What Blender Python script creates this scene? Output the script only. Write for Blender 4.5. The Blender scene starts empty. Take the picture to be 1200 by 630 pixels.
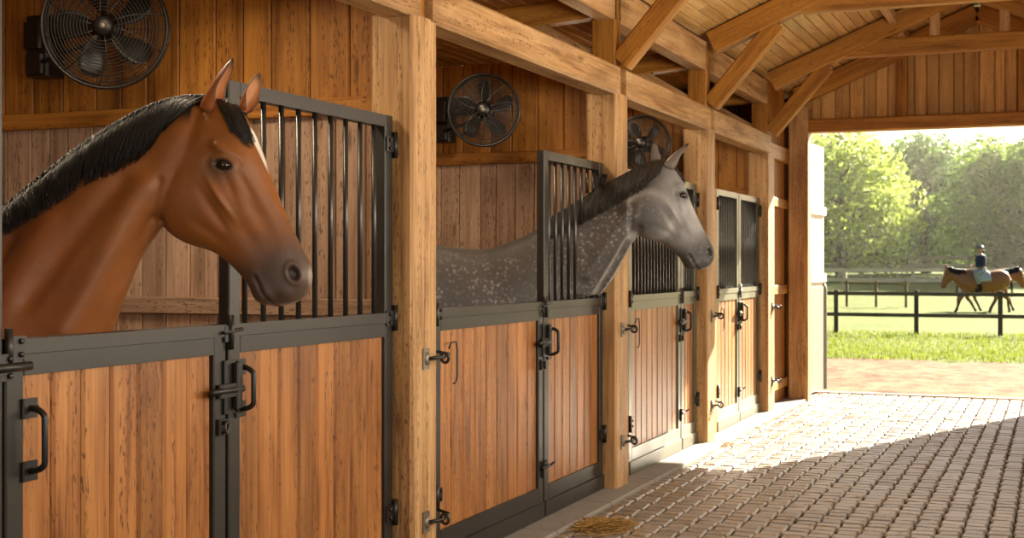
import bpy, bmesh, math, random
import numpy as np
from mathutils import Vector, Matrix
from mathutils.bvhtree import BVHTree
random.seed(7); rng = np.random.default_rng(7)
S = bpy.context.scene
COL = S.collection
R = math.radians
F = 1560.0; CX, CY = 600.0, 310.0; CH = 1.559; YAW = R(22.31)
cy_, sy_ = math.cos(YAW), math.sin(YAW)
AX = np.array([-sy_, cy_, 0.0]); RT = np.array([cy_, sy_, 0.0]); UP = np.array([0, 0, 1.0])
CAM = np.array([0, 0, CH])
def px(x, y, d):
    return CAM + d*(AX + (x-CX)/F*RT + (CY-y)/F*UP)
# ---------------------------------------------------------------- objects
def tag(o, label=None, cat=None, group=None, kind=None):
    if label: o['label'] = label
    if cat: o['category'] = cat
    if group: o['group'] = group
    if kind: o['kind'] = kind
    return o
def thing(name, loc, label, cat, group=None, rz=0.0):
    o = bpy.data.objects.new(name, None); COL.objects.link(o)
    o.empty_display_size = .1
    o.location = loc; o.rotation_euler = (0, 0, rz)
    return tag(o, label, cat, group)
def set_parent(o, parent):
    o.parent = parent
    o.matrix_parent_inverse = PM(parent).inverted()
def PM(o):
    m = Matrix.LocRotScale(o.location, o.rotation_euler, o.scale)
    if o.parent is not None:
        m = PM(o.parent) @ o.matrix_parent_inverse @ m
    return m
class MB:
    """collects shapes in world space, then links them as ONE mesh object"""
    def __init__(s):
        s.v = []; s.f = []; s.gc = []; s.tone = []; s.sm = []
    def add(s, verts, faces, gc=None, tone=0.5, smooth=False):
        n = len(s.v)
        s.v += [tuple(map(float, p)) for p in verts]
        s.f += [tuple(i+n for i in f) for f in faces]
        s.sm += [smooth]*len(faces)
        s.gc += [tuple(map(float, g)) for g in gc] if gc is not None else [tuple(map(float, p)) for p in verts]
        s.tone += [tone]*len(verts)
    def board(s, p0, p1, w, t, ch=.006, wdir=(0, 0, 1), tone=None, ends=None):
        """timber along p0-p1; w across (along wdir), t the other way; chamfered long edges"""
        p0 = np.array(p0, float); p1 = np.array(p1, float); d = p1-p0; L = np.linalg.norm(d); d /= L
        wd = np.array(wdir, float); wd = wd-d*np.dot(wd, d); wd /= np.linalg.norm(wd)
        td = np.cross(d, wd)
        c = min(ch, w*.45, t*.45); a, b = w/2, t/2
        prof = [(-a+c, -b), (a-c, -b), (a, -b+c), (a, b-c), (a-c, b), (-a+c, b), (-a, b-c), (-a, -b+c)]
        o = (random.random()*40, random.random()*9, random.random()*9)
        vs, gs = [], []
        for k, e in enumerate((p0, p1)):
            for (x, y) in prof:
                sh = 0
                if ends: sh = ends[k][0]*x+ends[k][1]*y      # slanted end cuts
                vs.append(e+wd*x+td*y+d*sh); gs.append((o[0]+k*L+sh, o[1]+x, o[2]+y))
        fs = [tuple(reversed(range(8))), tuple(range(8, 16))]
        for i in range(8):
            j = (i+1) % 8; fs.append((i, j, j+8, i+8))
        s.add(vs, fs, gs, random.random() if tone is None else tone)
    def box(s, x0, x1, y0, y1, z0, z1, ch=.003, tone=None):
        s.board(((x0+x1)/2, (y0+y1)/2, z0), ((x0+x1)/2, (y0+y1)/2, z1), abs(x1-x0), abs(y1-y0), ch, (1, 0, 0), tone)
    def tube(s, pts, r, n=8, cap=True, tone=.5):
        pts = [np.array(p, float) for p in pts]
        rr = r if hasattr(r, '__len__') else [r]*len(pts)
        vs, fs = [], []
        prev = None
        for i, p in enumerate(pts):
            d = pts[min(i+1, len(pts)-1)]-pts[max(i-1, 0)]; d = d/(np.linalg.norm(d)+1e-12)
            if prev is None:
                h = np.array([0, 0, 1.]) if abs(d[2]) < .9 else np.array([1., 0, 0])
                u = np.cross(d, h)
            else:
                u = prev-d*np.dot(prev, d)
            u /= np.linalg.norm(u); w = np.cross(d, u); prev = u
            for k in range(n):
                a = 2*math.pi*k/n
                vs.append(p+rr[i]*(math.cos(a)*u+math.sin(a)*w))
        for i in range(len(pts)-1):
            for k in range(n):
                j = (k+1) % n
                fs.append((i*n+k, i*n+j, (i+1)*n+j, (i+1)*n+k))
        if cap:
            fs.append(tuple(reversed(range(n)))); fs.append(tuple(range((len(pts)-1)*n, len(pts)*n)))
        s.add(vs, fs, None, tone, True)
    def ring(s, c, nrm, R0, r, n=48, m=6, tone=.5):
        c = np.array(c, float); nrm = np.array(nrm, float); nrm /= np.linalg.norm(nrm)
        h = np.array([0, 0, 1.]) if abs(nrm[2]) < .9 else np.array([1., 0, 0])
        u = np.cross(nrm, h); u /= np.linalg.norm(u); w = np.cross(nrm, u)
        vs, fs = [], []
        for i in range(n):
            a = 2*math.pi*i/n; e = math.cos(a)*u+math.sin(a)*w
            for k in range(m):
                b = 2*math.pi*k/m
                vs.append(c+e*(R0+r*math.cos(b))+nrm*r*math.sin(b))
        for i in range(n):
            for k in range(m):
                fs.append((i*m+k, ((i+1) % n)*m+k, ((i+1) % n)*m+(k+1) % m, i*m+(k+1) % m))
        s.add(vs, fs, None, tone, True)
    def lathe(s, c, ax, prof, n=16, tone=.5):
        """prof: (radius, along-axis)"""
        c = np.array(c, float); ax = np.array(ax, float); ax /= np.linalg.norm(ax)
        h = np.array([0, 0, 1.]) if abs(ax[2]) < .9 else np.array([1., 0, 0])
        u = np.cross(ax, h); u /= np.linalg.norm(u); w = np.cross(ax, u)
        vs, fs = [], []
        for (r, z) in prof:
            for k in range(n):
                a = 2*math.pi*k/n; vs.append(c+ax*z+r*(math.cos(a)*u+math.sin(a)*w))
        for i in range(len(prof)-1):
            for k in range(n):
                j = (k+1) % n; fs.append((i*n+k, i*n+j, (i+1)*n+j, (i+1)*n+k))
        fs.append(tuple(reversed(range(n)))); fs.append(tuple(range((len(prof)-1)*n, len(prof)*n)))
        s.add(vs, fs, None, tone, True)
    def build(s, name, mat, parent=None, bevel=0):
        me = bpy.data.meshes.new(name)
        me.from_pydata(s.v, [], s.f); me.update()
        a = me.attributes.new('gc', 'FLOAT_VECTOR', 'POINT')
        a.data.foreach_set('vector', np.array(s.gc, dtype=np.float32).ravel())
        a = me.attributes.new('tone', 'FLOAT', 'POINT')
        a.data.foreach_set('value', np.array(s.tone, dtype=np.float32))
        me.polygons.foreach_set('use_smooth', s.sm)
        bm = bmesh.new(); bm.from_mesh(me); bmesh.ops.recalc_face_normals(bm, faces=bm.faces); bm.to_mesh(me); bm.free()
        me.materials.append(mat)
        if parent is None:                         # origin at the base of the thing
            v = np.array(s.v); c = (v.min(0)+v.max(0))/2; c[2] = v[:, 2].min()
            me.transform(Matrix.Translation(-Vector(c)))
            o = bpy.data.objects.new(name, me); o.location = c
        else:
            me.transform(PM(parent).inverted())
            o = bpy.data.objects.new(name, me)
            o.parent = parent
        COL.objects.link(o)
        return o
# ---------------------------------------------------------------- materials
class NT:
    def __init__(s, name):
        s.m = bpy.data.materials.new(name); s.m.use_nodes = True
        s.t = s.m.node_tree; s.n = s.t.nodes; s.l = s.t.links
        s.bsdf = s.n['Principled BSDF']; s.out = s.n['Material Output']
    def node(s, typ, **kw):
        n = s.n.new(typ)
        for k, v in kw.items():
            if k.startswith('i_'):
                n.inputs[k[2:].replace('_', ' ')].default_value = v
            else: setattr(n, k, v)
        return n
    def link(s, a, b): s.l.new(a, b)
    def vmul(s, vec, sc, off=None):
        n = s.node('ShaderNodeVectorMath', operation='MULTIPLY'); s.link(vec, n.inputs[0]); n.inputs[1].default_value = sc
        return n.outputs[0]
    def noise(s, vec, scale=1, detail=4, rough=.55, dist=0):
        n = s.node('ShaderNodeTexNoise'); s.link(vec, n.inputs['Vector'])
        n.inputs['Scale'].default_value = scale; n.inputs['Detail'].default_value = detail
        n.inputs['Roughness'].default_value = rough; n.inputs['Distortion'].default_value = dist
        return n.outputs[0]
    def ramp(s, fac, stops):
        n = s.node('ShaderNodeValToRGB'); s.link(fac, n.inputs[0])
        e = n.color_ramp.elements
        while len(e) < len(stops): e.new(.5)
        for i, (p, c) in enumerate(stops):
            e[i].position = p; e[i].color = (*c, 1) if len(c) == 3 else c
        return n.outputs[0]
    def mix(s, fac, a, b, mode='MIX'):
        n = s.node('ShaderNodeMix', data_type='RGBA', blend_type=mode)
        for sock, v in ((n.inputs[0], fac), (n.inputs[6], a), (n.inputs[7], b)):
            if hasattr(v, 'is_linked'): s.link(v, sock)
            elif isinstance(v, (int, float)): sock.default_value = v
            else: sock.default_value = (*v, 1)
        return n.outputs[2]
    def math(s, op, a, b=0.0, clamp=False):
        n = s.node('ShaderNodeMath', operation=op, use_clamp=clamp)
        for sock, v in ((n.inputs[0], a), (n.inputs[1], b)):
            if hasattr(v, 'is_linked'): s.link(v, sock)
            else: sock.default_value = v
        return n.outputs[0]
    def attr(s, name, out='Vector'):
        n = s.node('ShaderNodeAttribute', attribute_name=name); return n.outputs[out]
    def bump(s, h, strength=.3, dist=.01):
        n = s.node('ShaderNodeBump'); n.inputs['Strength'].default_value = strength; n.inputs['Distance'].default_value = dist
        s.link(h, n.inputs['Height']); s.link(n.outputs[0], s.bsdf.inputs['Normal'])
    def fin(s, col=None, rough=None, **kw):
        if col is not None:
            if hasattr(col, 'is_linked'): s.link(col, s.bsdf.inputs['Base Color'])
            else: s.bsdf.inputs['Base Color'].default_value = (*col, 1)
        if rough is not None:
            if hasattr(rough, 'is_linked'): s.link(rough, s.bsdf.inputs['Roughness'])
            else: s.bsdf.inputs['Roughness'].default_value = rough
        for k, v in kw.items(): s.bsdf.inputs[k.replace('_', ' ')].default_value = v
        return s.m
def srgb(r, g, b):
    return tuple(((c/255+.055)/1.055)**2.4 if c > 10 else c/255/12.92 for c in (r, g, b))
def wood(name, dark, mid, light, rough=.5, grain=1.0, knots=.9, tv=.45, bumpk=.25, spec=.3, stain=.3):
    t = NT(name); g = t.attr('gc'); tone = t.attr('tone', 'Fac')
    big = t.noise(t.vmul(g, (1.1, 9, 9)), 1, 3, .6, .6)
    fine = t.noise(t.vmul(g, (3.0, 95, 95)), 1, 4, .6)
    ringn = t.noise(t.vmul(g, (.8, 24, 24)), 1, 2, .5, 1.5)
    f = t.math('ADD', t.math('MULTIPLY', big, .5), t.math('ADD', t.math('MULTIPLY', fine, .25*grain), t.math('MULTIPLY', ringn, .3)))
    col = t.ramp(f, [(.40, dark), (.52, mid), (.64, light)])
    # board-to-board tone
    tn = t.math('ADD', t.math('MULTIPLY', tone, tv), 1-tv*.55)
    vm = t.node('ShaderNodeVectorMath', operation='SCALE'); t.link(col, vm.inputs[0]); t.link(tn, vm.inputs['Scale'])
    col = vm.outputs[0]
    # broad weathering stains
    st = t.noise(t.vmul(g, (.9, 5, 5)), 1, 4, .6, .4)
    sm_ = t.math('MULTIPLY', t.ramp(st, [(.46, (0, 0, 0)), (.66, (1, 1, 1))]), stain)
    col = t.mix(sm_, col, tuple(dark[i]*.75+.012*(i == 2) for i in range(3)))
    # knots
    vo = t.node('ShaderNodeTexVoronoi', feature='F1'); t.link(t.vmul(g, (1.7, 7.5, 7.5)), vo.inputs['Vector']); vo.inputs['Scale'].default_value = 1.0
    kn = t.ramp(vo.outputs['Distance'], [(.05, (1, 1, 1)), (.14, (0, 0, 0))])
    col = t.mix(t.math('MULTIPLY', kn, .8*knots), col, tuple(c*.35 for c in dark))
    # pin-streaks running with the grain
    sp = t.noise(t.vmul(g, (26, 120, 120)), 1, 2, .5)
    lane = t.noise(t.vmul(g, (.5, 26, 26)), 1, 1, .5)
    spm = t.math('MULTIPLY', t.ramp(sp, [(.58, (0, 0, 0)), (.63, (1, 1, 1))]), t.ramp(lane, [(.47, (0, 0, 0)), (.55, (1, 1, 1))]))
    col = t.mix(t.math('MULTIPLY', spm, .85*knots), col, tuple(c*.4 for c in dark))
    t.bump(t.math('SUBTRACT', f, t.math('MULTIPLY', spm, .3)), bumpk, .006)
    return t.fin(col, rough, Specular_IOR_Level=spec)
def metal(name, col, rough=.42, spec=.5, met=0.0):
    t = NT(name); g = t.node('ShaderNodeNewGeometry').outputs['Position']
    n = t.noise(g, 60, 3, .6); n2 = t.noise(g, 3.5, 4, .6)
    c = t.mix(t.ramp(n2, [(.35, (0, 0, 0)), (.7, (1, 1, 1))]), tuple(x*.75 for x in col), tuple(x*1.3 for x in col))
    dust = t.ramp(t.noise(g, 240, 2, .7), [(.68, (0, 0, 0)), (.76, (1, 1, 1))])
    c = t.mix(t.math('MULTIPLY', dust, .35), c, (.22, .17, .11))
    t.bump(n, .06, .004)
    return t.fin(c, t.math('ADD', t.math('MULTIPLY', n2, .25), rough-.12), Specular_IOR_Level=spec, Metallic=met)
def plain(name, col, rough=.6, spec=.3, var=.15, sc=20, **kw):
    t = NT(name); g = t.node('ShaderNodeNewGeometry').outputs['Position']
    n = t.noise(g, sc, 4, .6)
    c = t.mix(n, tuple(x*(1-var) for x in col), tuple(min(1, x*(1+var)) for x in col))
    return t.fin(c, rough, Specular_IOR_Level=spec, **kw)

M_door = wood('stained_door_boards', (.17, .060, .015), (.335, .135, .036), (.45, .205, .062), .42, tv=.45, spec=.4)
M_wall = wood('pine_wall_boards', (.18, .068, .010), (.35, .140, .022), (.45, .20, .036), .55, tv=.35)
M_kick = wood('weathered_wall_boards', (.24, .145, .09), (.39, .25, .165), (.50, .34, .235), .7, tv=.35)
M_beam = wood('honey_timber', (.25, .125, .045), (.46, .265, .11), (.58, .37, .18), .55, tv=.25, knots=.8, stain=.55)
M_truss = wood('truss_timber', (.22, .086, .012), (.40, .175, .028), (.50, .24, .048), .5, tv=.25, knots=.6)
M_ceil = wood('ceiling_boards', (.42, .235, .07), (.60, .37, .13), (.72, .47, .19), .30, tv=.3, knots=.5, spec=.5)
M_gable = wood('gable_boards', (.42, .21, .058), (.60, .34, .11), (.70, .42, .16), .55, tv=.4, knots=.5)
M_fence = wood('dark_fence_timber', (.035, .030, .024), (.075, .064, .052), (.12, .10, .085), .75, tv=.3)
M_pale = wood('pale_fence_timber', (.45, .38, .28), (.6, .52, .40), (.7, .62, .5), .75, tv=.3)
M_steel = metal('dark_painted_steel', (.021, .0185, .015), .42, .5)
M_steelo = metal('steel_grass_glare', (.085, .085, .052), .38, .55)  # lighter olive colour holds reflected grass and glare on the far frames
M_bar = metal('black_bar_steel', (.020, .019, .018), .33, .6)
M_iron = metal('black_iron_hardware', (.010, .009, .008), .4, .5)
M_fan = metal('black_fan_wire', (.016, .014, .012), .38, .5)
M_zinc = metal('worn_zinc_plate', (.20, .17, .13), .45, .5, .5)
M_white = plain('white_painted_door', (.72, .68, .60), .5, .4, .06, 9)
M_grey = plain('grey_metal_door_edge', (.20, .21, .19), .4, .5, .15, 14)
M_kerb = plain('concrete_kerb', (.25, .235, .215), .8, .2, .25, 9)
# ================================================================ the barn
XF = -2.80      # front of the posts
XD = -2.915     # middle of the door leaves
YEND = 15.6
def struct(o): o['kind'] = 'structure'; return o
# ---- cobbled floor
def cobbles():
    mb = MB(); cx_, cyy = .138, .118; odd = 0
    x = -2.66; i = 0
    t = NT('cobbles')
    while x < 1.25:
        odd = i % 2; y = 2.2 + (i % 2)*.02 + random.uniform(-.02, .02)
        while y < 16.42:
            odd ^= 1; w = cx_-(.006 if odd else .023)+random.uniform(-.006, .003); l = cyy-.010+random.uniform(-.005, .003)
            z = random.uniform(-.0022, .0022); tx, ty = random.uniform(-.0016, .0016), random.uniform(-.0016, .0016)
            a, b = w/2, l/2; c = .009
            vs = []; jx, jy = x+random.uniform(-.003, .003), y
            for (ka, zz) in ((0, -.03), (0, -.010), (c, 0)):
                for (sx, sy) in ((-1, -1), (1, -1), (1, 1), (-1, 1)):
                    vs.append((jx+sx*(a-ka), jy+sy*(b-ka*.8), z+zz+(tx*sx+ty*sy if zz == 0 else 0)))
            fs = [(8, 9, 10, 11)]
            for k in (0, 4):
                for q in range(4):
                    r = (q+1) % 4; fs.append((k+q, k+r, k+4+r, k+4+q))
            mb.add(vs, fs, None, random.random())
            y += cyy
        x += cx_; i += 1
    g = t.node('ShaderNodeNewGeometry').outputs['Position']; tone = t.attr('tone', 'Fac')
    n = t.noise(g, 38, 5, .65); n2 = t.noise(g, 1.3, 3, .6)
    c = t.ramp(tone, [(0, (.135, .117, .102)), (.5, (.215, .19, .168)), (1, (.31, .28, .25))])
    c = t.mix(.55, c, t.ramp(n, [(.3, (.11, .09, .073)), (.7, (.31, .27, .235))]))
    c = t.mix(t.ramp(n2, [(.42, (0, 0, 0)), (.62, (.35, .35, .35))]), c, (.23, .19, .145))
    t.bump(n, .40, .006)
    m = t.fin(c, t.math('ADD', t.math('MULTIPLY', n, (.3) if 0 else .3), .30), Specular_IOR_Level=.5)
    return struct(mb.build('floor', m))
cobbles()
gm = MB(); gm.box(-7, 1.4, -4.5, 16.5, -.14, -.026, .001)
struct(gm.build('floor', plain('sand_bed', (.075, .055, .04), .95, .1, .3, 60)))
gm = MB()
y = 2.2
while y < 15.5:
    gm.board((-2.815, y+.005, -.02), (-2.815, y+.995, -.02), .29, .09, .008, (1, 0, 0)); y += 1.0
struct(gm.build('trim_1', M_kerb))
gm = MB(); gm.board((-2.75, 16.47, -.02), (1.3, 16.47, -.02), .10, .07, .008, (0, 1, 0)); struct(gm.build('trim_2', plain('pale_stone_sill', (.5, .45, .38), .8, .2, .1, 20)))
# ---- outer shell
def wall_boards(name, x0, x1, y, z0, z1, mat, bw=.15, axis='x', thick=.025, parent=None):
    mb = MB(); a = x0
    while a < x1-.01:
        w = min(bw*random.choice((.82, 1, 1, 1.12)), x1-a)
        if axis == 'x': mb.board((a+w/2, y, z0), (a+w/2, y, z1), w-.004, thick, .007, (1, 0, 0))
        else: mb.board((y, a+w/2, z0), (y, a+w/2, z1), w-.004, thick, .007, (0, 1, 0))
        a += w
    return struct(mb.build(name, mat)) if parent is None else mb.build(name, mat, parent)
wall_boards('wall_left', -4.5, 15.6, -6.62, -.03, 3.35, M_wall, .16, 'y')
# right wall: boards below and above a row of window openings
for nm, z0, z1 in (('wall_right', -.03, 1.45), ('wall_right', 2.75, 3.5)):
    wall_boards(nm, -4.5, 15.6, 1.18, z0, z1, M_wall, .16, 'y')
wall_boards('wall_right', 10.4, 15.6, 1.18, 1.45, 2.75, M_wall, .16, 'y')  # far window openings boarded up, unseen, to block stray sun patches
mb = MB()
for yy in np.arange(-4.4, 15.6, 2.0): mb.board((1.18, yy, 1.45), (1.18, yy, 2.75), .25, .06, .004, (0, 1, 0))
struct(mb.build('wall_right', M_wall))
# ceilings: aisle gable + stall roof
def ceil_boards(name, pA, pB, y0, y1, mat, bw=.10):
    pA = np.array(pA, float); pB = np.array(pB, float); d = pB-pA; L = np.linalg.norm(d); d /= L
    mb = MB(); s = 0
    while s < L-.01:
        w = min(bw, L-s); c = pA+d*(s+w/2)
        y = y0-random.uniform(0, 2.0)
        while y < y1:
            e = min(y1, y+2.4)
            if e > y0: mb.board((c[0], max(y0, y)+.002, c[1]), (c[0], e-.002, c[1]), w-.004, .025, .006, (d[0], 0, d[1]))
            y = e
        s += w
    return struct(mb.build(name, mat))
RZ = lambda x: 3.38+.42*(min(x, -1.64-x)+2.80)      # rafter underside, gable about x=-.82
ceil_boards('ceiling', (-2.92, RZ(-2.92)+.24), (-.82, RZ(-.82)+.24), -4.5, 16.3, M_ceil)
ceil_boards('ceiling', (-.82, RZ(-.82)+.24), (3.3, RZ(3.3)+.24), -4.5, 16.3, M_ceil)  # added unseen overhang past the right wall keeps sun out of the windows
ceil_boards('ceiling', (-2.96, 3.56), (-6.7, 3.28), -4.5, 16.0, M_wall)
wall_boards('wall_end', -6.6, -2.87, 15.58, .0, 3.45, M_wall, .16)
mb = MB(); mb.box(-6.7, -2.87, 15.61, 15.64, -.03, 3.5, .001); struct(mb.build('wall_end', M_wall))
mb = MB(); mb.box(-6.70, -6.66, -4.5, 15.6, -.03, 3.4, .001); struct(mb.build('wall_left', M_wall))
mb = MB(); mb.board((-6.9, 5.9, 3.42), (-2.95, 5.9, 3.70), .06, 21, .004, (0, 0, 1)); struct(mb.build('ceiling', M_grey))
for s, (a, b) in enumerate((((-2.95, RZ(-2.95)+.30), (-.82, RZ(-.82)+.30)), ((-.82, RZ(-.82)+.30), (3.35, RZ(3.35)+.30)))):  # right slope also covers the added sun-blocking overhang
    mb = MB(); mb.board((a[0], 5.9, a[1]), (b[0], 5.9, b[1]), .04, 21, .004, (0, 0, 1)); struct(mb.build('ceiling', M_grey))
# ---- partitions between the stalls: weathered below, orange above, three rails
def partition(y, rails=(.42, 1.35, 2.33)):
    wall_boards('wall_partition', -6.58, -3.03, y-.024, .0, 2.32, M_kick, .15)
    wall_boards('wall_partition', -6.58, -3.03, y-.024, 2.322, 3.02, M_wall, .20)
    mb = MB(); mb.box(-6.58, -3.03, y-.010, y+.010, 0, 3.02, .001); struct(mb.build('wall_partition', M_wall))
    mb = MB()
    for z in rails[:2]:
        for sgn in (-1, 1):
            mb.board((-6.58, y+sgn*.055, z), (-3.03, y+sgn*.055, z), .085, .034, .005, (0, 0, 1))
    struct(mb.build('wall_partition', M_kick)); mb = MB()
    for z in rails[2:]:
        for sgn in (-1, 1):
            mb.board((-6.58, y+sgn*.055, z), (-3.03, y+sgn*.055, z), .085, .034, .005, (0, 0, 1))
    struct(mb.build('wall_partition', M_wall))
for y in (5.73, 8.93, 11.42, 14.02): partition(y)
wall_boards('floor', 2.3, 14.1, -.0, .0, .0001, M_kerb) if False else None
# straw bedding floor in the stalls
mb = MB(); mb.box(-6.6, -2.97, 2.2, 15.4, -.03, .0, .002)
struct(mb.build('floor', plain('stall_bedding', (.30, .22, .10), .95, .1, .35, 35)))
# ---- posts
POSTS = [(2.62, 2.92), (5.59, 5.863), (8.70, 8.97), (11.27, 11.55), (13.87, 14.20)]
PL = ['timber post at the left edge of the nearest stall', 'nearest big timber post, between the brown and the grey horse stalls',
      'timber post behind the grey horse neck', 'timber post just right of the grey horse muzzle', 'sunlit timber post at the far end of the stall doors']
for k, (y0, y1) in enumerate(POSTS):
    ym = (y0+y1)/2
    t = thing('timber_post', (XF-.11, ym, 0), PL[k], 'post', 'timber posts along the stall fronts')
    mb = MB(); mb.box(XF-.22, XF, y0, y1, -.02, 2.74, .012, .55); mb.build('post_shaft', M_beam, t)
    mb = MB(); mb.box(XF-.20, XF-.03, ym-.065, ym+.065, 2.74, 3.50, .008, .3); mb.build('post_top', M_truss, t)
    # catch plates with hooks on the front face
    if k in (1, 2, 3, 4):
        for z in (1.11, .33):
            mb = MB(); mb.lathe((XF+.001, y1-.13, z), (1, 0, 0), [(.001, 0), (.03, 0), (.032, .012), (.012, .02), (.001, .02)], 14)
            mb.box(XF, XF+.010, y1-.165, y1-.10, z-.05, z+.05, .003)
            o = mb.build('catch_plate', M_zinc, t); o['label'] = 'worn zinc catch plate'
            mb = MB(); mb.tube([(XF+.02, y1-.13, z), (XF+.05, y1-.10, z+.005), (XF+.055, y1-.05, z+.002)], .009, 8)
            mb.ring((XF+.055, y1-.03, z), (0.25, 1, 0.1), .024, .008, 16, 6)
            mb.tube([(XF+.055, y1-.05, z), (XF+.05, y1+.03, z+.015), (XF-.06, y1+.10, z+.02)], .008, 8)
            mb.build('door_hook', M_iron, o)
# ---- top beams over each stall front
BL = ['top beam over the brown horse stall, running out of the picture top', 'long honey coloured top beam over the grey horse stall', 'top beam over the third stall, behind the grey horse ears', 'sunlit top beam over the farthest stall doors']
for k in range(4):
    y0 = (POSTS[k][0]+POSTS[k][1])/2+.066; y1 = (POSTS[k+1][0]+POSTS[k+1][1])/2-.066
    mb = MB(); mb.board((XF-.075, y0, 2.825), (XF-.075, y1, 2.825), .20, .17, .016, (0, 0, 1), .75)
    o = mb.build('header_beam', M_beam); tag(o, BL[k], 'beam', 'top beams over the stall fronts')
    mb = MB(); mb.board((XF-.10, y0-.03, 3.375), (XF-.10, y1+.03, 3.375), .25, .14, .010, (0, 0, 1), .6)
    o = mb.build('eave_beam', M_beam); tag(o, ['eave beam high above the brown horse stall', 'eave beam under the roof above the grey horse stall', 'eave beam under the roof above the third stall', 'eave beam under the roof above the farthest stall'][k], 'beam', 'eave beams below the roof')
# short beam and boarded bit between the last post and the end wall
mb = MB(); mb.board((XF-.12, 14.22, 2.80), (XF-.12, 15.36, 2.80), .17, .12, .01, (0, 0, 1), .4)
tag(mb.build('header_beam', M_truss), 'short beam between the last stall post and the corner post', 'beam')
wall_boards('wall_left', 14.20, 15.38, XF-.13, .0, 3.58, M_wall, .16, 'y')
mb = MB()
for z in (.22, 1.28, 2.25): mb.board((XF-.10, 14.20, z), (XF-.10, 15.36, z), .10, .04, .006, (0, 0, 1))
struct(mb.build('trim_3', M_truss))
# corner post
mb = MB(); mb.box(-2.875, -2.65, 15.38, 15.6, -.02, 3.36, .01, .45)
tag(mb.build('corner_post', M_beam), 'timber corner post at the left jamb of the big doorway', 'post')
mb = MB(); mb.box(.0, .2, 15.38, 15.6, -.02, 3.36, .01, .45)
tag(mb.build('corner_post', M_beam), 'timber post at the right jamb of the big doorway', 'post')
# ---- end wall: header, studs, gable boards, closed boarding right of the doorway
mb = MB(); mb.board((-2.65, 15.49, 3.145), (1.18, 15.49, 3.145), .145, .20, .012, (0, 0, 1), .35)
tag(mb.build('doorway_beam', M_truss), 'long beam above the big open barn doorway', 'beam')
mb = MB(); a = -2.9
while a < 1.1:
    w = .13*random.choice((.8, 1, 1.25)); xm = a+w/2
    mb.board((xm, 15.585, 3.2), (xm, 15.585, RZ(xm)+.23), w-.006, .025, .007, (1, 0, 0)); a += w
struct(mb.build('wall_end', M_gable))
mb = MB(); mb.add([(-3.0, 15.61, 3.1), (1.3, 15.61, 3.1), (1.3, 15.61, 3.60), (-.82, 15.61, 4.42), (-3.0, 15.61, 3.60), (-3.0, 15.65, 3.1), (1.3, 15.65, 3.1), (1.3, 15.65, 3.60), (-.82, 15.65, 4.42), (-3.0, 15.65, 3.60)], [(0, 1, 2, 3, 4), (9, 8, 7, 6, 5), (0, 5, 6, 1), (1, 6, 7, 2), (2, 7, 8, 3), (3, 8, 9, 4), (4, 9, 5, 0)])
struct(mb.build('wall_end', M_gable))
mb = MB(); a = .2
while a < 1.15:
    mb.board((a+.075, 15.57, 0), (a+.075, 15.57, 3.1), .146, .03, .007, (1, 0, 0)); a += .15
struct(mb.build('door_2', M_gable))
for xs, lb in ((-1.62, 'short stud on the gable boards above the doorway, left'), (-.35, 'short stud on the gable boards above the doorway, right')):
    mb = MB(); mb.board((xs, 15.52, 3.22), (xs, 15.52, RZ(xs)+.05), .11, .10, .008, (1, 0, 0), .3)
    tag(mb.build('gable_stud', M_truss), lb, 'stud')
# ---- open door leaf outside the doorway, seen edge on
t = thing('barn_door_leaf', (-2.63, 15.72, 0), 'white barn door leaf folded open beside the doorway', 'door')
a0 = np.array((-2.70, 15.66)); a1 = np.array((-2.655, 16.42))
mb = MB()
for k in range(5):
    p = a0+(a1-a0)*(k+.5)/5
    mb.board((p[0], p[1], 1.25), (p[0], p[1], 2.98), .15, .035, .006, tuple(a1-a0)+(0,))
mb.build('upper_panel', M_white, t)
mb = MB(); p = (a0+a1)/2; mb.board((p[0], p[1], .06), (p[0], p[1], 1.30), .76, .06, .02, tuple(a1-a0)+(0,))
o = mb.build('lower_panel', M_grey, t); o['label'] = 'grey green lower panel'
mb = MB(); mb.tube([(a1[0]+.02, a1[1], .05), (a1[0]+.02, a1[1], 1.27), (a1[0]-.0, a1[1]-.03, 1.33)], .035, 10); mb.build('edge_rail', M_grey, t)
mb = MB(); mb.board((a0[0]+.033, a0[1], 2.2), (a1[0]+.033, a1[1], 2.2), .10, .03, .004); mb.build('ledge', M_white, t)
mb = MB(); mb.board((a0[0]+.033, a0[1], 1.4), (a1[0]+.033, a1[1], 1.4), .10, .03, .004); mb.build('ledge', M_white, t)
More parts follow.
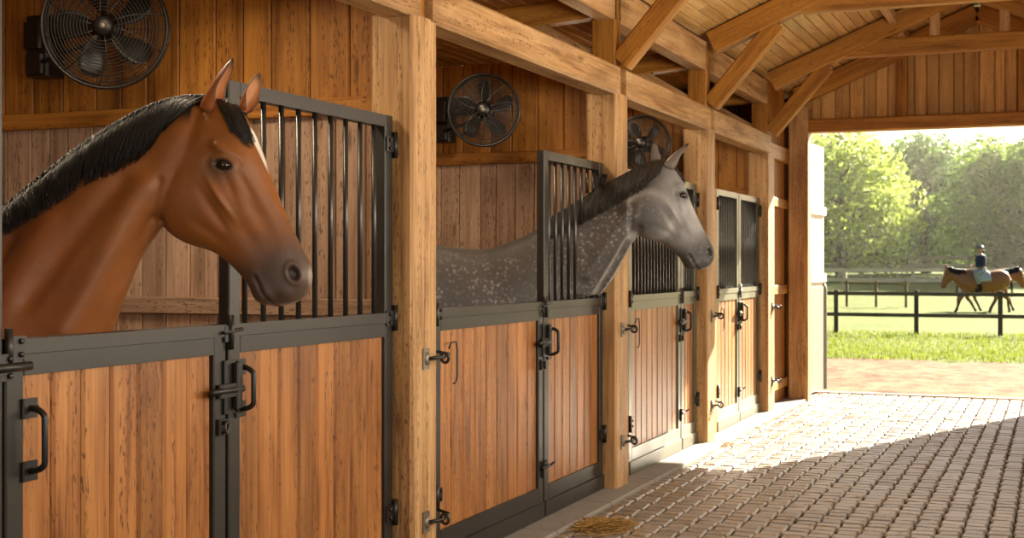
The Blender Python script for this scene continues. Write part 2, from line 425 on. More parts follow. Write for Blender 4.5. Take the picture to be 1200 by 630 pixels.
# ---- roof trusses
TL = ['roof truss nearest the camera, above the first post', 'roof truss above the second post, curved brace over the grey horse', 'roof truss above the third post', 'roof truss above the fourth post, before the gable']
def truss(y, lb, end=False):
    t = thing('roof_truss', (-.82, y, 3.4), lb, 'truss', None)
    tw = .15
    for sgn, nm in ((-1, 'rafter'), (1, 'rafter')):
        mx = lambda x: x if sgn < 0 else -1.64-x
        mb = MB(); z = lambda x: 3.38+.42*(x+2.80)+.105
        mb.board((mx(-2.79), y, z(-2.79)), (mx(-.83), y, z(-.83)), .20, tw, .012, (0, 0, 1), .4); mb.build('rafter', M_truss, t)
        if not end:
            mb = MB(); mb.board((mx(-2.80), y, 2.96), (mx(-2.22), y, 3.62), .15, tw-.03, .012, (0, 0, 1), .5); mb.build('knee_brace', M_truss, t)
    if not end:
        mb = MB(); mb.board((-2.02, y, 3.775), (.38, y, 3.775), .17, tw-.02, .012, (0, 0, 1), .4); mb.build('collar_tie', M_truss, t)
        mb = MB(); mb.board((-1.15, y, 3.86), (-1.15, y, RZ(-1.15)+.05), .10, .09, .008, (1, 0, 0), .7); mb.build('strut', M_beam, t)
        mb = MB(); mb.board((-.49, y, 3.86), (-.49, y, RZ(-.49)+.05), .10, .09, .008, (1, 0, 0), .7); mb.build('strut', M_beam, t)
        # stall side: tie beam, brace and a short strut
        mb = MB(); mb.board((-2.95, y-.0, 3.36), (-6.5, y, 3.12), .16, tw, .012, (0, 0, 1), .4); mb.build('stall_tie', M_truss, t)
        mb = MB(); mb.board((-3.0, y, 2.98), (-3.5, y, 3.28), .11, tw-.03, .012, (0, 0, 1), .6); mb.build('stall_brace', M_beam, t)
        mb = MB(); mb.board((-4.6, y, 3.02), (-4.6, y, 3.16), .11, .11, .008, (1, 0, 0), .5); mb.build('stall_strut', M_truss, t)
    return t
for k in range(1, 5): truss((POSTS[k][0]+POSTS[k][1])/2, TL[k-1])
truss(15.45, 'end rafters lying against the gable boards', True)
# big curved knee brace lying across the second truss
# purlins
for x in (-1.55, -.09):
    mb = MB(); mb.board((x, -4.4, RZ(x)+.145), (x, 15.5, RZ(x)+.145), .10, .08, .008, (0, 0, 1), .5)
    tag(mb.build('purlin', M_beam), 'roof purlin on the left slope under the ceiling boards' if x < -.8 else 'roof purlin on the right slope under the ceiling boards', 'beam')
# ---- stall door leaves
def leaf(label, y0, y1, grille, nb, mat, handle=None, hinge='R', cut=None, group=None, hooks=True):
    ym = (y0+y1)/2; X0, X1 = XD-.025, XD+.025
    t = thing('stall_door', (XD, ym, 0), label, 'stall door', 'stall doors along the barn')
    st = .075; ZT = 1.335; ZG = 2.255
    zt = ZG if grille else ZT
    mb = MB()
    for a in (y0, y1-st):
        mb.box(X0, X1, a, a+st, .03, (zt if grille else ZT), .005)
    mb.box(X0, X1, y0+st, y1-st, 1.225, 1.288, .004)            # rail under the cap
    mb.box(X0-.012, X1+.008, y0, y1, 1.290, ZT, .006)           # cap
    mb.box(X0, X1, y0+st, y1-st, .125, .215, .004)
    mb.box(X0-.005, X1+.012, y0, y1, .03, .123, .006)           # kick rail
    # small weld plates and bolts
    mb.build('frame', mat, t)
    mb = MB(); a = y0+st; W = y1-y0-2*st; n = max(4, round(W/.145)); bw = W/n
    for k in range(n):
        mb.board((XD-.004, a+bw*(k+.5), .215), (XD-.004, a+bw*(k+.5), 1.225), bw-.005, .03, .010, (0, 1, 0))
    mb.build('board_panel', M_door, t)
    if grille:
        mb = MB(); mb.box(X0, X1, y0+st, y1-st, ZG-.055, ZG, .005); gr_ = mb.build('grille', mat, t)
        for k in range(nb):
            yb = y0+st+(y1-y0-2*st)*(k+.5)/nb
            mb = MB()
            c = cut(yb) if cut else None
            if c:
                mb.tube([(XD, yb, 1.335), (XD, yb, c[0])], .0115, 10); mb.tube([(XD, yb, c[1]), (XD, yb, ZG-.05)], .0115, 10)
            else: mb.tube([(XD, yb, 1.335), (XD, yb, ZG-.05)], .0115, 10)
            mb.build('bar', M_bar, gr_)
    xs = X1
    # hinges
    yh = y1 if hinge == 'R' else y0
    for z in ((1.31, .40) if not grille else (2.12, 1.31, .40)):
        s = -1 if hinge == 'R' else 1
        mb = MB(); mb.box(xs, xs+.012, min(yh, yh+s*.075), max(yh, yh+s*.075), z-.035, z+.035, .003)
        mb.tube([(xs+.012, yh, z-.06), (xs+.012, yh, z+.06)], .013, 10)
        for zz in (-.02, .02): mb.lathe((xs+.012, yh+s*.05, z+zz), (1, 0, 0), [(.009, 0), (.009, .006), (.004, .009)], 8)
        mb.build('hinge', M_iron, t)
    # pull handle
    if handle:
        yh, zh, L = handle
        mb = MB()
        pts = []
        out = .055
        for q in range(7):
            a = math.pi/2*q/6; pts.append((xs+.01+out*math.sin(a)*1.0, yh+.012, zh+L/2-.0+(-.03*(1-math.cos(a)))))
        pts2 = [(p[0], p[1], 2*zh-p[2]) for p in reversed(pts)]
        mb.tube(pts+pts2, .010, 10)
        for sg in (1, -1):
            mb.box(xs, xs+.012, yh-.02, yh+.045, zh+sg*(L/2)-.03, zh+sg*(L/2)+.03, .004)
            mb.lathe((xs+.012, yh+.035, zh+sg*L/2), (1, 0, 0), [(.008, 0), (.008, .006), (.003, .008)], 8)
        mb.build('pull_handle', M_iron, t)
    return t, xs
def latch(t, xs, y, mat=M_iron, low=True):
    """slide bolt bridging the meeting stiles, on leaf t"""
    mb = MB()
    mb.box(xs, xs+.014, y-.045, y+.045, 1.00, 1.20, .004)
    mb.box(xs+.014, xs+.034, y-.10, y+.02, 1.065, 1.115, .006)
    mb.tube([(xs+.028, y-.15, 1.09), (xs+.028, y+.05, 1.09)], .013, 10)
    mb.box(xs+.014, xs+.04, y+.0, y+.035, 1.02, 1.19, .005)
    for z in (1.015, 1.185): mb.lathe((xs+.014, y+.03, z), (1, 0, 0), [(.010, 0), (.010, .008), (.004, .011)], 8)
    mb.build('slide_bolt', mat, t)
    mb = MB(); mb.ring((xs+.03, y-.06, .955), (1, .3, 0), .020, .007, 14, 6); mb.box(xs, xs+.02, y-.085, y-.02, .925, .985, .004)
    mb.build('ring_latch', mat, t)
    mb = MB(); mb.box(xs, xs+.012, y-.04, y+.03, 1.27, 1.33, .003); mb.tube([(xs+.015, y-.005, 1.24), (xs+.015, y-.005, 1.37)], .010, 8)
    mb.tube([(xs+.02, y-.06, 1.305), (xs+.02, y+.06, 1.315)], .007, 8); mb.build('top_catch', mat, t)
    if low:
        mb = MB(); mb.box(xs, xs+.016, y-.045, y+.03, .27, .37, .004); mb.tube([(xs+.02, y-.08, .335), (xs+.02, y+.07, .335)], .011, 8)
        mb.tube([(xs+.02, y+.04, .335), (xs+.05, y+.055, .36)], .007, 8); mb.build('foot_bolt', mat, t)
# ================================================================ animals
def cr(P, m):
    """Catmull-Rom through rows of P"""
    P = np.array(P, float); n = len(P); out = []
    for i in range(n-1):
        p0, p1, p2, p3 = P[max(i-1, 0)], P[i], P[i+1], P[min(i+2, n-1)]
        for k in range(m):
            t = k/m
            out.append(.5*((2*p1)+(-p0+p2)*t+(2*p0-5*p1+4*p2-p3)*t*t+(-p0+3*p1-3*p2+p3)*t**3))
    out.append(P[-1]); return np.array(out)
def loft(rings, n=36, m=5):
    """rings rows: Tx,Ty,Bx,By,w,k,e in profile units -> verts (x,y,w), faces"""
    A = cr(rings, m); vs, fs = [], []
    th = np.arange(n)*2*math.pi/n
    for a in A:
        T, B, w, k, e = a[0:2], a[2:4], a[4], a[5], a[6]
        c, s = np.cos(th), np.sin(th)
        ce = np.sign(c)*np.abs(c)**(2/e); se = np.sign(s)*np.abs(s)**(2/e)
        M = (T+B)/2; H = (T-B)/2
        for i in range(n):
            vs.append((M[0]+H[0]*ce[i], M[1]+H[1]*ce[i], w*se[i]*(1+k*ce[i])))
    for i in range(len(A)-1):
        for q in range(n):
            r = (q+1) % n; fs.append((i*n+q, i*n+r, (i+1)*n+r, (i+1)*n+q))
    fs.append(tuple(range(n))); fs.append(tuple(range((len(A)-1)*n, len(A)*n)))
    return vs, fs
def sphere_tube(pts, n=14, m=4):
    """pts rows x,y,w,r -> tapered round limb"""
    A = cr(pts, m); mb = MB(); mb.tube([a[:3] for a in A], [a[3] for a in A], n); return mb.v, mb.f
def remesh(vf, voxel, smooth=6):
    bm = bmesh.new()
    for v, f in vf:
        vv = [bm.verts.new(p) for p in v]
        for q in f:
            try: bm.faces.new([vv[i] for i in q])
            except ValueError: pass
    # each shell outward
    bmesh.ops.recalc_face_normals(bm, faces=bm.faces)
    me = bpy.data.meshes.new('tmp'); bm.to_mesh(me); bm.free()
    o = bpy.data.objects.new('tmp', me); COL.objects.link(o)
    md = o.modifiers.new('r', 'REMESH'); md.mode = 'VOXEL'; md.voxel_size = voxel; md.adaptivity = 0
    dg = bpy.context.evaluated_depsgraph_get(); dg.update()
    m2 = bpy.data.meshes.new_from_object(o.evaluated_get(dg))
    bpy.data.objects.remove(o); bpy.data.meshes.remove(me)
    co = np.empty(len(m2.vertices)*3); m2.vertices.foreach_get('co', co); co = co.reshape(-1, 3)
    ed = np.empty(len(m2.edges)*2, int); m2.edges.foreach_get('vertices', ed); ed = ed.reshape(-1, 2)
    deg = np.bincount(ed.ravel(), minlength=len(co))[:, None]
    for it in range(smooth):
        s = np.zeros_like(co)
        for ax in range(3):
            s[:, ax] = np.bincount(ed[:, 0], co[ed[:, 1], ax], len(co))+np.bincount(ed[:, 1], co[ed[:, 0], ax], len(co))
        co = co+(.55 if it % 2 == 0 else -.40 if smooth > 12 else .35)*(s/np.maximum(deg, 1)-co)
    m2.vertices.foreach_set('co', co.ravel()); m2.update()
    nr = np.empty(len(co)*3); m2.vertices.foreach_get('normal', nr)
    fs = [tuple(p.vertices) for p in m2.polygons]
    bpy.data.meshes.remove(m2)
    return co, nr.reshape(-1, 3), fs
def sstep(a, b, x):
    t = np.clip((x-a)/(b-a), 0, 1); return t*t*(3-2*t)
def gauss(x, y, cx, cy, sx, sy, rot=0):
    c, s = math.cos(R(rot)), math.sin(R(rot)); dx, dy = x-cx, y-cy
    return np.exp(-(((dx*c+dy*s)/sx)**2+((-dx*s+dy*c)/sy)**2))
def segdist(x, y, pts):
    d = np.full(np.shape(x), 1e9)
    for (ax, ay), (bx, by) in zip(pts[:-1], pts[1:]):
        L = (bx-ax)**2+(by-ay)**2
        t = np.clip(((x-ax)*(bx-ax)+(y-ay)*(by-ay))/L, 0, 1)
        d = np.minimum(d, np.hypot(x-ax-t*(bx-ax), y-ay-t*(by-ay)))
    return d
# head in its own units; poll near (262,115), nose near (367,325)
HEAD = [  # Tx,Ty,Bx,By,w,k,e
 (226, 132, 208, 190, 13, -.10, 2.2), (243, 122, 200, 212, 20, -.10, 2.2), (258, 117, 190, 242, 26, .0, 2.3), (272, 120, 190, 262, 31, .05, 2.4),
 (285, 131, 203, 276, 33.5, .10, 2.5), (295, 147, 219, 285, 35, .14, 2.6), (304, 167, 235, 290, 35, .14, 2.6),
 (312, 186, 249, 294, 32.5, .10, 2.6), (320, 207, 262, 301, 28.5, .04, 2.5), (330, 231, 275, 312, 25, -.02, 2.4),
 (340, 254, 287, 324, 22.5, -.06, 2.4), (350, 275, 295, 335, 21, -.06, 2.4), (359, 292, 300, 347, 21, -.02, 2.4),
 (366, 306, 306, 354, 20.5, .0, 2.4), (369.5, 318, 320, 358, 19, .0, 2.4), (369, 330, 336, 358, 16, .0, 2.3), (365, 341, 350, 354, 10, 0, 2.2), (360, 348, 357, 350, 4, 0, 2)]
FEAT = [  # cx,cy,sx,sy,rot,amp (head units)
 (270, 176, 17, 6, 28, 3.6), (258, 170, 9, 7, 20, -2.2), (274, 196, 20, 15, 15, 2.0),     # brow, hollow, orbit
 (219, 240, 30, 32, 0, 2.6), (271, 234, 24, 3.6, 58, 3.0), (262, 247, 24, 5, 58, -2.2), (283, 222, 18, 4, 70, -1.2), (238, 188, 12, 20, 20, -1.6),    # cheek disc, crest and hollow under it
 (312, 250, 26, 9, 60, -2.2), (300, 275, 20, 9, 55, -1.4), (336, 300, 14, 20, 20, 1.3),      # hollow behind the nostril
 (255, 272, 22, 6, 35, -1.5), (300, 218, 20, 5, 62, -1.0), (318, 345, 9, 7, 0, 1.8), (345, 343, 10, 8, -20, 1.8), (330, 240, 30, 3, 62, .9)]
class Horse:
    def __init__(s, sc, ox, oy, zz, P0, Uref, alphas, hmap, base=(RT, AX), eye=(275.5, 196.5)):
        s.eye = eye
        s.sc, s.ox, s.oy, s.zz = sc, ox, oy, zz
        s.P0, s.Uref = np.array(P0), Uref
        s.base = base
        s.hs = hmap                         # complex similarity: profile = a*head+b
        g = np.linspace(-4, 4, 1601)
        al = np.radians(np.interp(g, [a[0] for a in alphas], [a[1] for a in alphas]))
        r, a = base
        d = np.cos(al)[:, None]*r-np.sin(al)[:, None]*a
        P = np.cumsum(d, 0)*(g[1]-g[0])
        s.g, s.al = g, al
        k = [np.interp(Uref, g, P[:, i]) for i in range(3)]
        s.P = P-np.array(k)+s.P0
    def h2p(s, x, y):
        z = (np.asarray(x)+1j*np.asarray(y))*s.hs[0]+s.hs[1]; return z.real, z.imag
    def p2h(s, x, y):
        z = ((np.asarray(x)+1j*np.asarray(y))-s.hs[1])/s.hs[0]; return z.real, z.imag
    def p2l(s, x, y, w):        # profile -> local metres
        return np.stack([(np.asarray(x, float)-s.ox)*s.sc, s.zz+(s.oy-np.asarray(y, float))*s.sc, np.asarray(w, float)*s.sc], -1)
    def l2p(s, L):
        return L[..., 0]/s.sc+s.ox, s.oy-(L[..., 1]-s.zz)/s.sc, L[..., 2]/s.sc
    def l2w(s, L):
        L = np.asarray(L, float); U, V, W = L[..., 0], L[..., 1], L[..., 2]
        al = np.interp(U, s.g, s.al); P = np.stack([np.interp(U, s.g, s.P[:, i]) for i in range(3)], -1)
        r, a = s.base
        l = -np.cos(al)[..., None]*a-np.sin(al)[..., None]*r
        w = P+W[..., None]*l; w[..., 2] = V
        return w
    def make(s, name, body, legs, ears, voxel, smooth, colour, mat, necks=(), fix=None, feat=FEAT):
        ks = abs(s.hs[0])
        head = []
        for q in HEAD:
            tx, ty = s.h2p(q[0], q[1]); bx, by = s.h2p(q[2], q[3]); head.append((tx, ty, bx, by, q[4]*ks, q[5], q[6]))
        shells = [loft(head), loft(body)]+[sphere_tube(l) for l in legs]
        loc = []
        for v, f in shells:
            v = np.array(v); loc.append((s.p2l(v[:, 0], v[:, 1], v[:, 2]), f))
        co, nr, fs = remesh(loc, voxel, smooth)
        # melt the seam where the skull meets the neck
        E = np.array([(f[i], f[(i+1) % len(f)]) for f in fs for i in range(len(f))]); dg = np.maximum(np.bincount(E[:, 0], minlength=len(co)), 1)[:, None]
        X, Y, Wp = s.l2p(co); hx, hy = s.p2h(X, Y)
        sd_ = segdist(hx, hy, [(256, 128), (226, 140), (206, 180), (196, 215)])
        m_ = (1-sstep(12, 34, sd_))[:, None]
        if m_.max() > 0:
            for it in range(70):
                q_ = np.stack([np.bincount(E[:, 0], co[E[:, 1], k], len(co)) for k in range(3)], 1)/dg
                co = co+(.5 if it % 2 == 0 else -.30)*m_*(q_-co)
        # sculpted features
        X, Y, Wp = s.l2p(co); hx, hy = s.p2h(X, Y)
        hw = np.abs(Wp)/ks
        lat = sstep(.25, .7, np.abs(nr[:, 2]))
        d = np.zeros(len(co))
        for fi, (cx, cy, sx, sy, ro, am) in enumerate(feat):
            if fi < 3: cx += s.eye[0]-275.5; cy += s.eye[1]-196.5
            d += 1.35*am*gauss(hx, hy, cx, cy, sx, sy, ro)*lat
        # eye opening with lids
        c_, s_ = math.cos(R(14)), math.sin(R(14)); ex, ey = hx-s.eye[0], hy-s.eye[1]
        rho = np.hypot((ex*c_+ey*s_)/10.2, (-ex*s_+ey*c_)/6.0)
        on = (hw > 15)
        d += on*(1.5*np.exp(-((rho-1.25)/.28)**2)-3.2*(1-sstep(.75, 1.05, rho)))
        d += on*-0.9*np.exp(-((rho-2.0)/.3)**2)*(ey < 0)
        # nostril: rim and cavity
        c_, s_ = math.cos(R(-22)), math.sin(R(-22)); ex, ey = hx-353, hy-320
        rn = np.hypot((ex*c_+ey*s_)/6.2, (-ex*s_+ey*c_)/9.5); on = hw > 5
        d += on*(1.8*np.exp(-((rn-1.25)/.33)**2)-5.5*(1-sstep(.55, 1.05, rn)))
        # mouth slit
        dm = segdist(hx, hy, [(307, 324), (316, 341), (327, 356), (334, 360)])
        d += -2.4*np.exp(-(dm/1.7)**2)*(hw > 3)+.9*np.exp(-((dm-5)/3)**2)*lat
        # jowl edge and throat groove
        dj = segdist(hx, hy, [(196, 214), (189, 240), (190, 260), (200, 275)])
        d += -3.0*np.exp(-(dj/5.5)**2)*lat
        co = co+nr*(d*ks*s.sc)[:, None]
        for (pts, sg, am) in necks:
            dd = segdist(X, Y, pts); co = co+nr*(1.5*am*np.exp(-(dd/sg)**2)*lat*s.sc)[:, None]
        colr, aux = colour(hx, hy, Wp/ks, X, Y, Wp)
        # eye socket and nostril skin are dark
        k = np.clip(1-rho*.47, 0, 1)[:, None]*(hw > 12)[:, None]
        colr = colr*(1-.85*sstep(.25, .6, k))+np.array((.012, .009, .007))*.85*sstep(.25, .6, k)
        k = (1-sstep(.5, 1.15, rn))[:, None]*(hw > 4)[:, None]; colr = colr*(1-.8*k)+np.array((.02, .015, .013))*.8*k
        k = (np.exp(-(dm/1.5)**2)*(hw > 2))[:, None]; colr = colr*(1-.7*k)+np.array((.02, .015, .013))*.7*k
        s.bv = BVHTree.FromPolygons([tuple(p) for p in co], fs)
        # ears: cupped shells grown out of the poll, part of the same mesh
        V = [co]; Fc = list(fs); Cc = [colr]; Ax = [aux]; n0 = len(co)
        for (base, tip, w0, w1, r0, opn, cout, cin) in ears:
            b = np.array((*s.h2p(*base), w0*ks)); t = np.array((*s.h2p(*tip), w1*ks))
            b = s.p2l(*b); t = s.p2l(*t); ax = t-b; Ln = np.linalg.norm(ax); ax /= Ln
            op = np.array(opn, float); op -= ax*np.dot(op, ax); op /= np.linalg.norm(op); sd = np.cross(ax, op)
            ns, na = 14, 15; r0m = r0*ks*s.sc; ev, ec = [], []
            for lay in (0, 1):
                for i in range(ns+1):
                    q = i/ns; rr = r0m*(.80+.75*q-.1*q*q)*max(1-q**2.1, 0)**.75+.0008
                    rr *= .72 if q < .04 else 1
                    fm = 2.75-1.25*sstep(0, .55, q)-.1*q
                    c = b+ax*Ln*q+op*rr*.55
                    for j in range(na):
                        f = -fm+2*fm*j/(na-1); rl = rr-(.10*r0m+.0015)*lay*(1 if q < .97 else .3)
                        ev.append(c+rl*(-math.cos(f)*op*.9+math.sin(f)*sd))
                        edge = max(sstep(.72, 1.0, q), sstep(.84, 1, abs(f)/fm)*.85)
                        ec.append(np.array(cin if lay else cout)*(1-edge)+np.array((.02, .013, .01))*edge)
            N1 = (ns+1)*na
            ef = []
            for i in range(ns):
                for j in range(na-1):
                    a0 = i*na+j; ef.append((a0, a0+1, a0+na+1, a0+na)); ef.append((N1+a0, N1+a0+na, N1+a0+na+1, N1+a0+1))
                for j in (0, na-1):
                    a0 = i*na+j; ef.append((a0, a0+na, N1+a0+na, N1+a0))
            for j in range(na-1): a0 = ns*na+j; ef.append((a0, a0+1, N1+a0+1, N1+a0))
            V.append(np.array(ev)); Cc.append(np.array(ec)); Ax.append(np.zeros(len(ev)))
            Fc += [tuple(i+n0 for i in f) for f in ef]; n0 += len(ev)
        V = np.vstack(V); Cc = np.vstack(Cc); Ax = np.concatenate(Ax)
        Wd = s.l2w(V)
        if fix is not None: Wd = fix(Wd)
        s.world_bvh = BVHTree.FromPolygons([tuple(p) for p in Wd], Fc)
        org = np.array((Wd[:, 0].mean(), Wd[:, 1].mean(), Wd[:, 2].min())); s.org = org
        me = bpy.data.meshes.new(name); me.from_pydata([tuple(p) for p in Wd-org], [], Fc); me.update()
        bm = bmesh.new(); bm.from_mesh(me); bmesh.ops.recalc_face_normals(bm, faces=bm.faces); bm.to_mesh(me); bm.free()
        me.polygons.foreach_set('use_smooth', [True]*len(me.polygons))
        a = me.attributes.new('coat', 'FLOAT_COLOR', 'POINT')
        a.data.foreach_set('color', np.hstack([np.clip(Cc, 0, 1), np.ones((len(Cc), 1))]).astype(np.float32).ravel())
        a = me.attributes.new('dapple', 'FLOAT', 'POINT'); a.data.foreach_set('value', Ax.astype(np.float32))
        a = me.attributes.new('rest', 'FLOAT_VECTOR', 'POINT'); a.data.foreach_set('vector', V.astype(np.float32).ravel())
        me.materials.append(mat)
        o = bpy.data.objects.new(name, me); o.location = org; COL.objects.link(o)
        s.obj = o
        return o
    def surfW(s, L0, side=1):
        h = s.bv.ray_cast(Vector((L0[0], L0[1], 3.0*side)), Vector((0, 0, -side)))
        return None if h[0] is None else h[0][2]
    def child(s, name, verts_local, faces, mat, smooth=True):
        W = s.l2w(np.array(verts_local))-s.org
        me = bpy.data.meshes.new(name); me.from_pydata([tuple(p) for p in W], [], faces); me.update()
        me.polygons.foreach_set('use_smooth', [smooth]*len(me.polygons)); me.materials.append(mat)
        o = bpy.data.objects.new(name, me); o.parent = s.obj; COL.objects.link(o); return o
    def eyes(s, mat, r=8.8, both=True):
        ks = abs(s.hs[0]); x, y = s.h2p(*s.eye)
        for side in (1, -1):
            p = s.p2l(x, y, 0); w = s.surfW(p, side)
            if w is None: continue
            rr = r*ks*s.sc; c = np.array((p[0], p[1], w-side*rr*.42)); vs, fs = [], []
            n, m = 20, 12
            for i in range(m+1):
                f = math.pi*i/m
                for k in range(n):
                    a = 2*math.pi*k/n; vs.append(c+rr*np.array((math.sin(f)*math.cos(a)*1.12, math.sin(f)*math.sin(a)*.86, math.cos(f)*.9)))
            for i in range(m):
                for k in range(n): fs.append((i*n+k, i*n+(k+1) % n, (i+1)*n+(k+1) % n, (i+1)*n+k))
            s.child('eye', vs, fs, mat)
    def hair(s, name, root, tip, n, mat, rad=.0035, side=1, lift=.010, wave=.012, seg=8, spread=.02, rw=.02, extra=0):
        """root/tip polylines in profile units; strands hang from root to tip over one side of the neck"""
        rt = cr(root, 6); tp = cr(tip, 6)
        def at(P, t):
            q = t*(len(P)-1); i = min(int(q), len(P)-2); return P[i]+(P[i+1]-P[i])*(q-i)
        mb = MB()
        for k in range(n):
            t = random.random(); tt = min(1, max(0, t+random.gauss(0, spread)))
            a = at(rt, t); b = at(tp, tt); ln = random.uniform(.70, 1.08); ph = random.random()*6.28; wv = random.uniform(.3, 1)*wave
            off = random.uniform(.002, lift); w0 = random.uniform(-rw, rw)*.6
            A = s.p2l(a[0], a[1], 0); B = s.p2l(b[0], b[1], 0); pts = []
            prevw = None
            for i in range(seg+1):
                q = i/seg*ln
                c = A*(1-q)+B*q
                c = c+np.array((0, .05*4*q*(1-q)*extra, 0))
                c[0] += wv*math.sin(ph+q*7); c[1] += .3*wv*math.cos(ph+q*5)
                w = s.surfW(c, side)
                if w is None or w*side < w0*side: w = w0 if prevw is None else prevw
                if i == 0: w = w0
                c[2] = w+side*off*(.4+.6*math.sin(min(1, q*1.4)*math.pi*.6))
                prevw = w; pts.append(c)
            # smooth the side coordinate
            z = [p[2] for p in pts]
            for i in range(1, seg): pts[i][2] = max(z[i]*side, (z[i-1]+z[i]+z[i+1])/3*side)*side
            mb.tube(pts, [rad*(1-.75*i/seg)*(1 if i else .8) for i in range(seg+1)], 4, True)
        return s.child(name, mb.v, mb.f, mat)

def coat_mat(name, dap=False, rough=.44):
    t = NT(name); c = t.attr('coat', 'Color'); r = t.attr('rest')
    fine = t.noise(t.vmul(r, (160, 420, 160)), 1, 3, .6); mid = t.noise(r, 9, 4, .6)
    if dap:
        dm = t.attr('dapple', 'Fac')
        wr = t.node('ShaderNodeVectorMath', operation='ADD')
        nz = t.node('ShaderNodeTexNoise'); t.link(r, nz.inputs['Vector']); nz.inputs['Scale'].default_value = 30
        sc = t.node('ShaderNodeVectorMath', operation='SCALE'); t.link(nz.outputs['Color'], sc.inputs[0]); sc.inputs['Scale'].default_value = .03
        t.link(r, wr.inputs[0]); t.link(sc.outputs[0], wr.inputs[1])
        vo = t.node('ShaderNodeTexVoronoi', feature='F1'); t.link(wr.outputs[0], vo.inputs['Vector']); vo.inputs['Scale'].default_value = 36
        spot = t.ramp(vo.outputs['Distance'], [(.20, (1, 1, 1)), (.48, (0, 0, 0))])
        pat = t.ramp(t.noise(r, 11, 3, .6), [(.38, (.1, .1, .1)), (.62, (1, 1, 1))])
        f = t.math('MULTIPLY', t.math('MULTIPLY', spot, pat), t.math('MULTIPLY', dm, .42))
        c = t.mix(f, c, (.35, .34, .33))
    k = t.math('ADD', t.math('MULTIPLY', fine, .45), t.math('MULTIPLY', mid, .7))
    k = t.math('ADD', k, .43)
    vm = t.node('ShaderNodeVectorMath', operation='SCALE'); t.link(c, vm.inputs[0]); t.link(k, vm.inputs['Scale'])
    t.bump(fine, .22, .004)
    t.fin(vm.outputs[0], rough, Specular_IOR_Level=.35)
    t.bsdf.inputs['Sheen Weight'].default_value = .12; t.bsdf.inputs['Sheen Roughness'].default_value = .35
    t.bsdf.inputs['Sheen Tint'].default_value = (1, .8, .6, 1)
    return t.m
M_bay = coat_mat('bay_coat', False, .38); M_greyc = coat_mat('grey_coat', True, .5)
def hair_mat(name, col, rough=.38):
    t = NT(name); g = t.node('ShaderNodeNewGeometry'); n = t.noise(g.outputs['Position'], 45, 3, .6)
    return t.fin(t.mix(n, tuple(c*.6 for c in col), tuple(c*1.5 for c in col)), rough, Specular_IOR_Level=.32)
M_mane = hair_mat('black_mane', (.009, .0075, .0065), .5); M_manegrey = hair_mat('dark_grey_mane', (.035, .028, .024), .45)
t_ = NT('eye'); M_eye = t_.fin((.012, .007, .004), .06, Specular_IOR_Level=.7)

# ---------------------------------------------------------------- brown horse, first stall
D1 = 4.6
def bay_colour(hx, hy, hw, X, Y, W):
    n = len(hx); c = np.tile(np.array((.215, .073, .0165)), (n, 1))
    def blend(col, k): 
        nonlocal c
        k = np.clip(k, 0, 1)[:, None]; c = c*(1-k)+np.array(col)*k
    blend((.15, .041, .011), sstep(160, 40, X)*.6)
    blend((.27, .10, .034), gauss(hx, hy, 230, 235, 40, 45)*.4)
    mz = sstep(-8, 58, (hx-300)*.52+(hy-272)*.85)                     # muzzle darkens to grey
    blend((.060, .044, .037), mz*.92*(hx > 230))
    blend((.13, .085, .055), gauss(hx, hy, 272, 200, 20, 13, 15)*.75*(np.abs(hw) > 8))
    blend((.30, .17, .10), gauss(hx, hy, 250, 196, 9, 14)*.4)
    # white star running down the middle of the forehead
    st = (1-sstep(.6, 1.0, np.abs(hw)/np.interp(hy, [150, 162, 185, 205], [6, 15, 9, 4])))*sstep(148, 156, hy)*sstep(208, 188, hy)*(hx > 280)
    blend((.80, .74, .68), st)
    blend((.62, .48, .40), (sstep(352, 358, hy)+sstep(366.5, 369.5, hx))*.35*(hx > 300))
    cr_ = segdist(X, Y, [(236, 118), (214, 115), (182, 124), (146, 142), (108, 166), (70, 194), (30, 226), (-10, 254)])
    blend((.02, .014, .010), (1-sstep(16, 34, cr_))*.95*(X < 232))
    blend((.03, .02, .015), sstep(600, 660, Y)*(X < 170))             # dark lower legs
    return c, np.zeros(n)
H1 = Horse(D1/F, 600, 310, CH, CAM+D1*AX+RT*0+np.array([0, 0, 0]), 0.0, [(-4, 22), (-1.95, 22), (-1.55, 2), (-1.25, 0), (-1.10, 7), (4, 8)], (1+0j, 0+0j))
H1.P0 = CAM+D1*AX
# reference column is the throat, so the picture plane there stays at depth D1
k_ = [np.interp((200-600)*D1/F, H1.g, H1.P[:, i]) for i in range(3)]
H1.P = H1.P-np.array(k_)+(CAM+D1*AX+RT*((200-600)*D1/F))
BAY = [(240, 120, 208, 232, 29, -.05, 2.2), (216, 115, 191, 262, 30.5, -.15, 2.2), (182, 124, 176, 284, 29, -.32, 2.2), (146, 142, 162, 306, 33, -.32, 2.2),
 (108, 166, 150, 334, 38, -.3, 2.2), (70, 194, 139, 362, 44, -.28, 2.2), (30, 226, 126, 398, 52, -.25, 2.2), (-10, 254, 108, 445, 64, -.2, 2.2),
 (-60, 274, 72, 505, 80, -.15, 2.2), (-120, 286, 0, 560, 92, -.12, 2.2), (-200, 297, -130, 585, 100, -.08, 2.2), (-300, 299, -300, 580, 100, -.05, 2.2),
 (-400, 285, -430, 545, 98, -.05, 2.2), (-470, 286, -500, 485, 88, -.05, 2.2), (-520, 310, -535, 435, 64, 0, 2.2), (-548, 345, -550, 405, 30, 0, 2.1)]
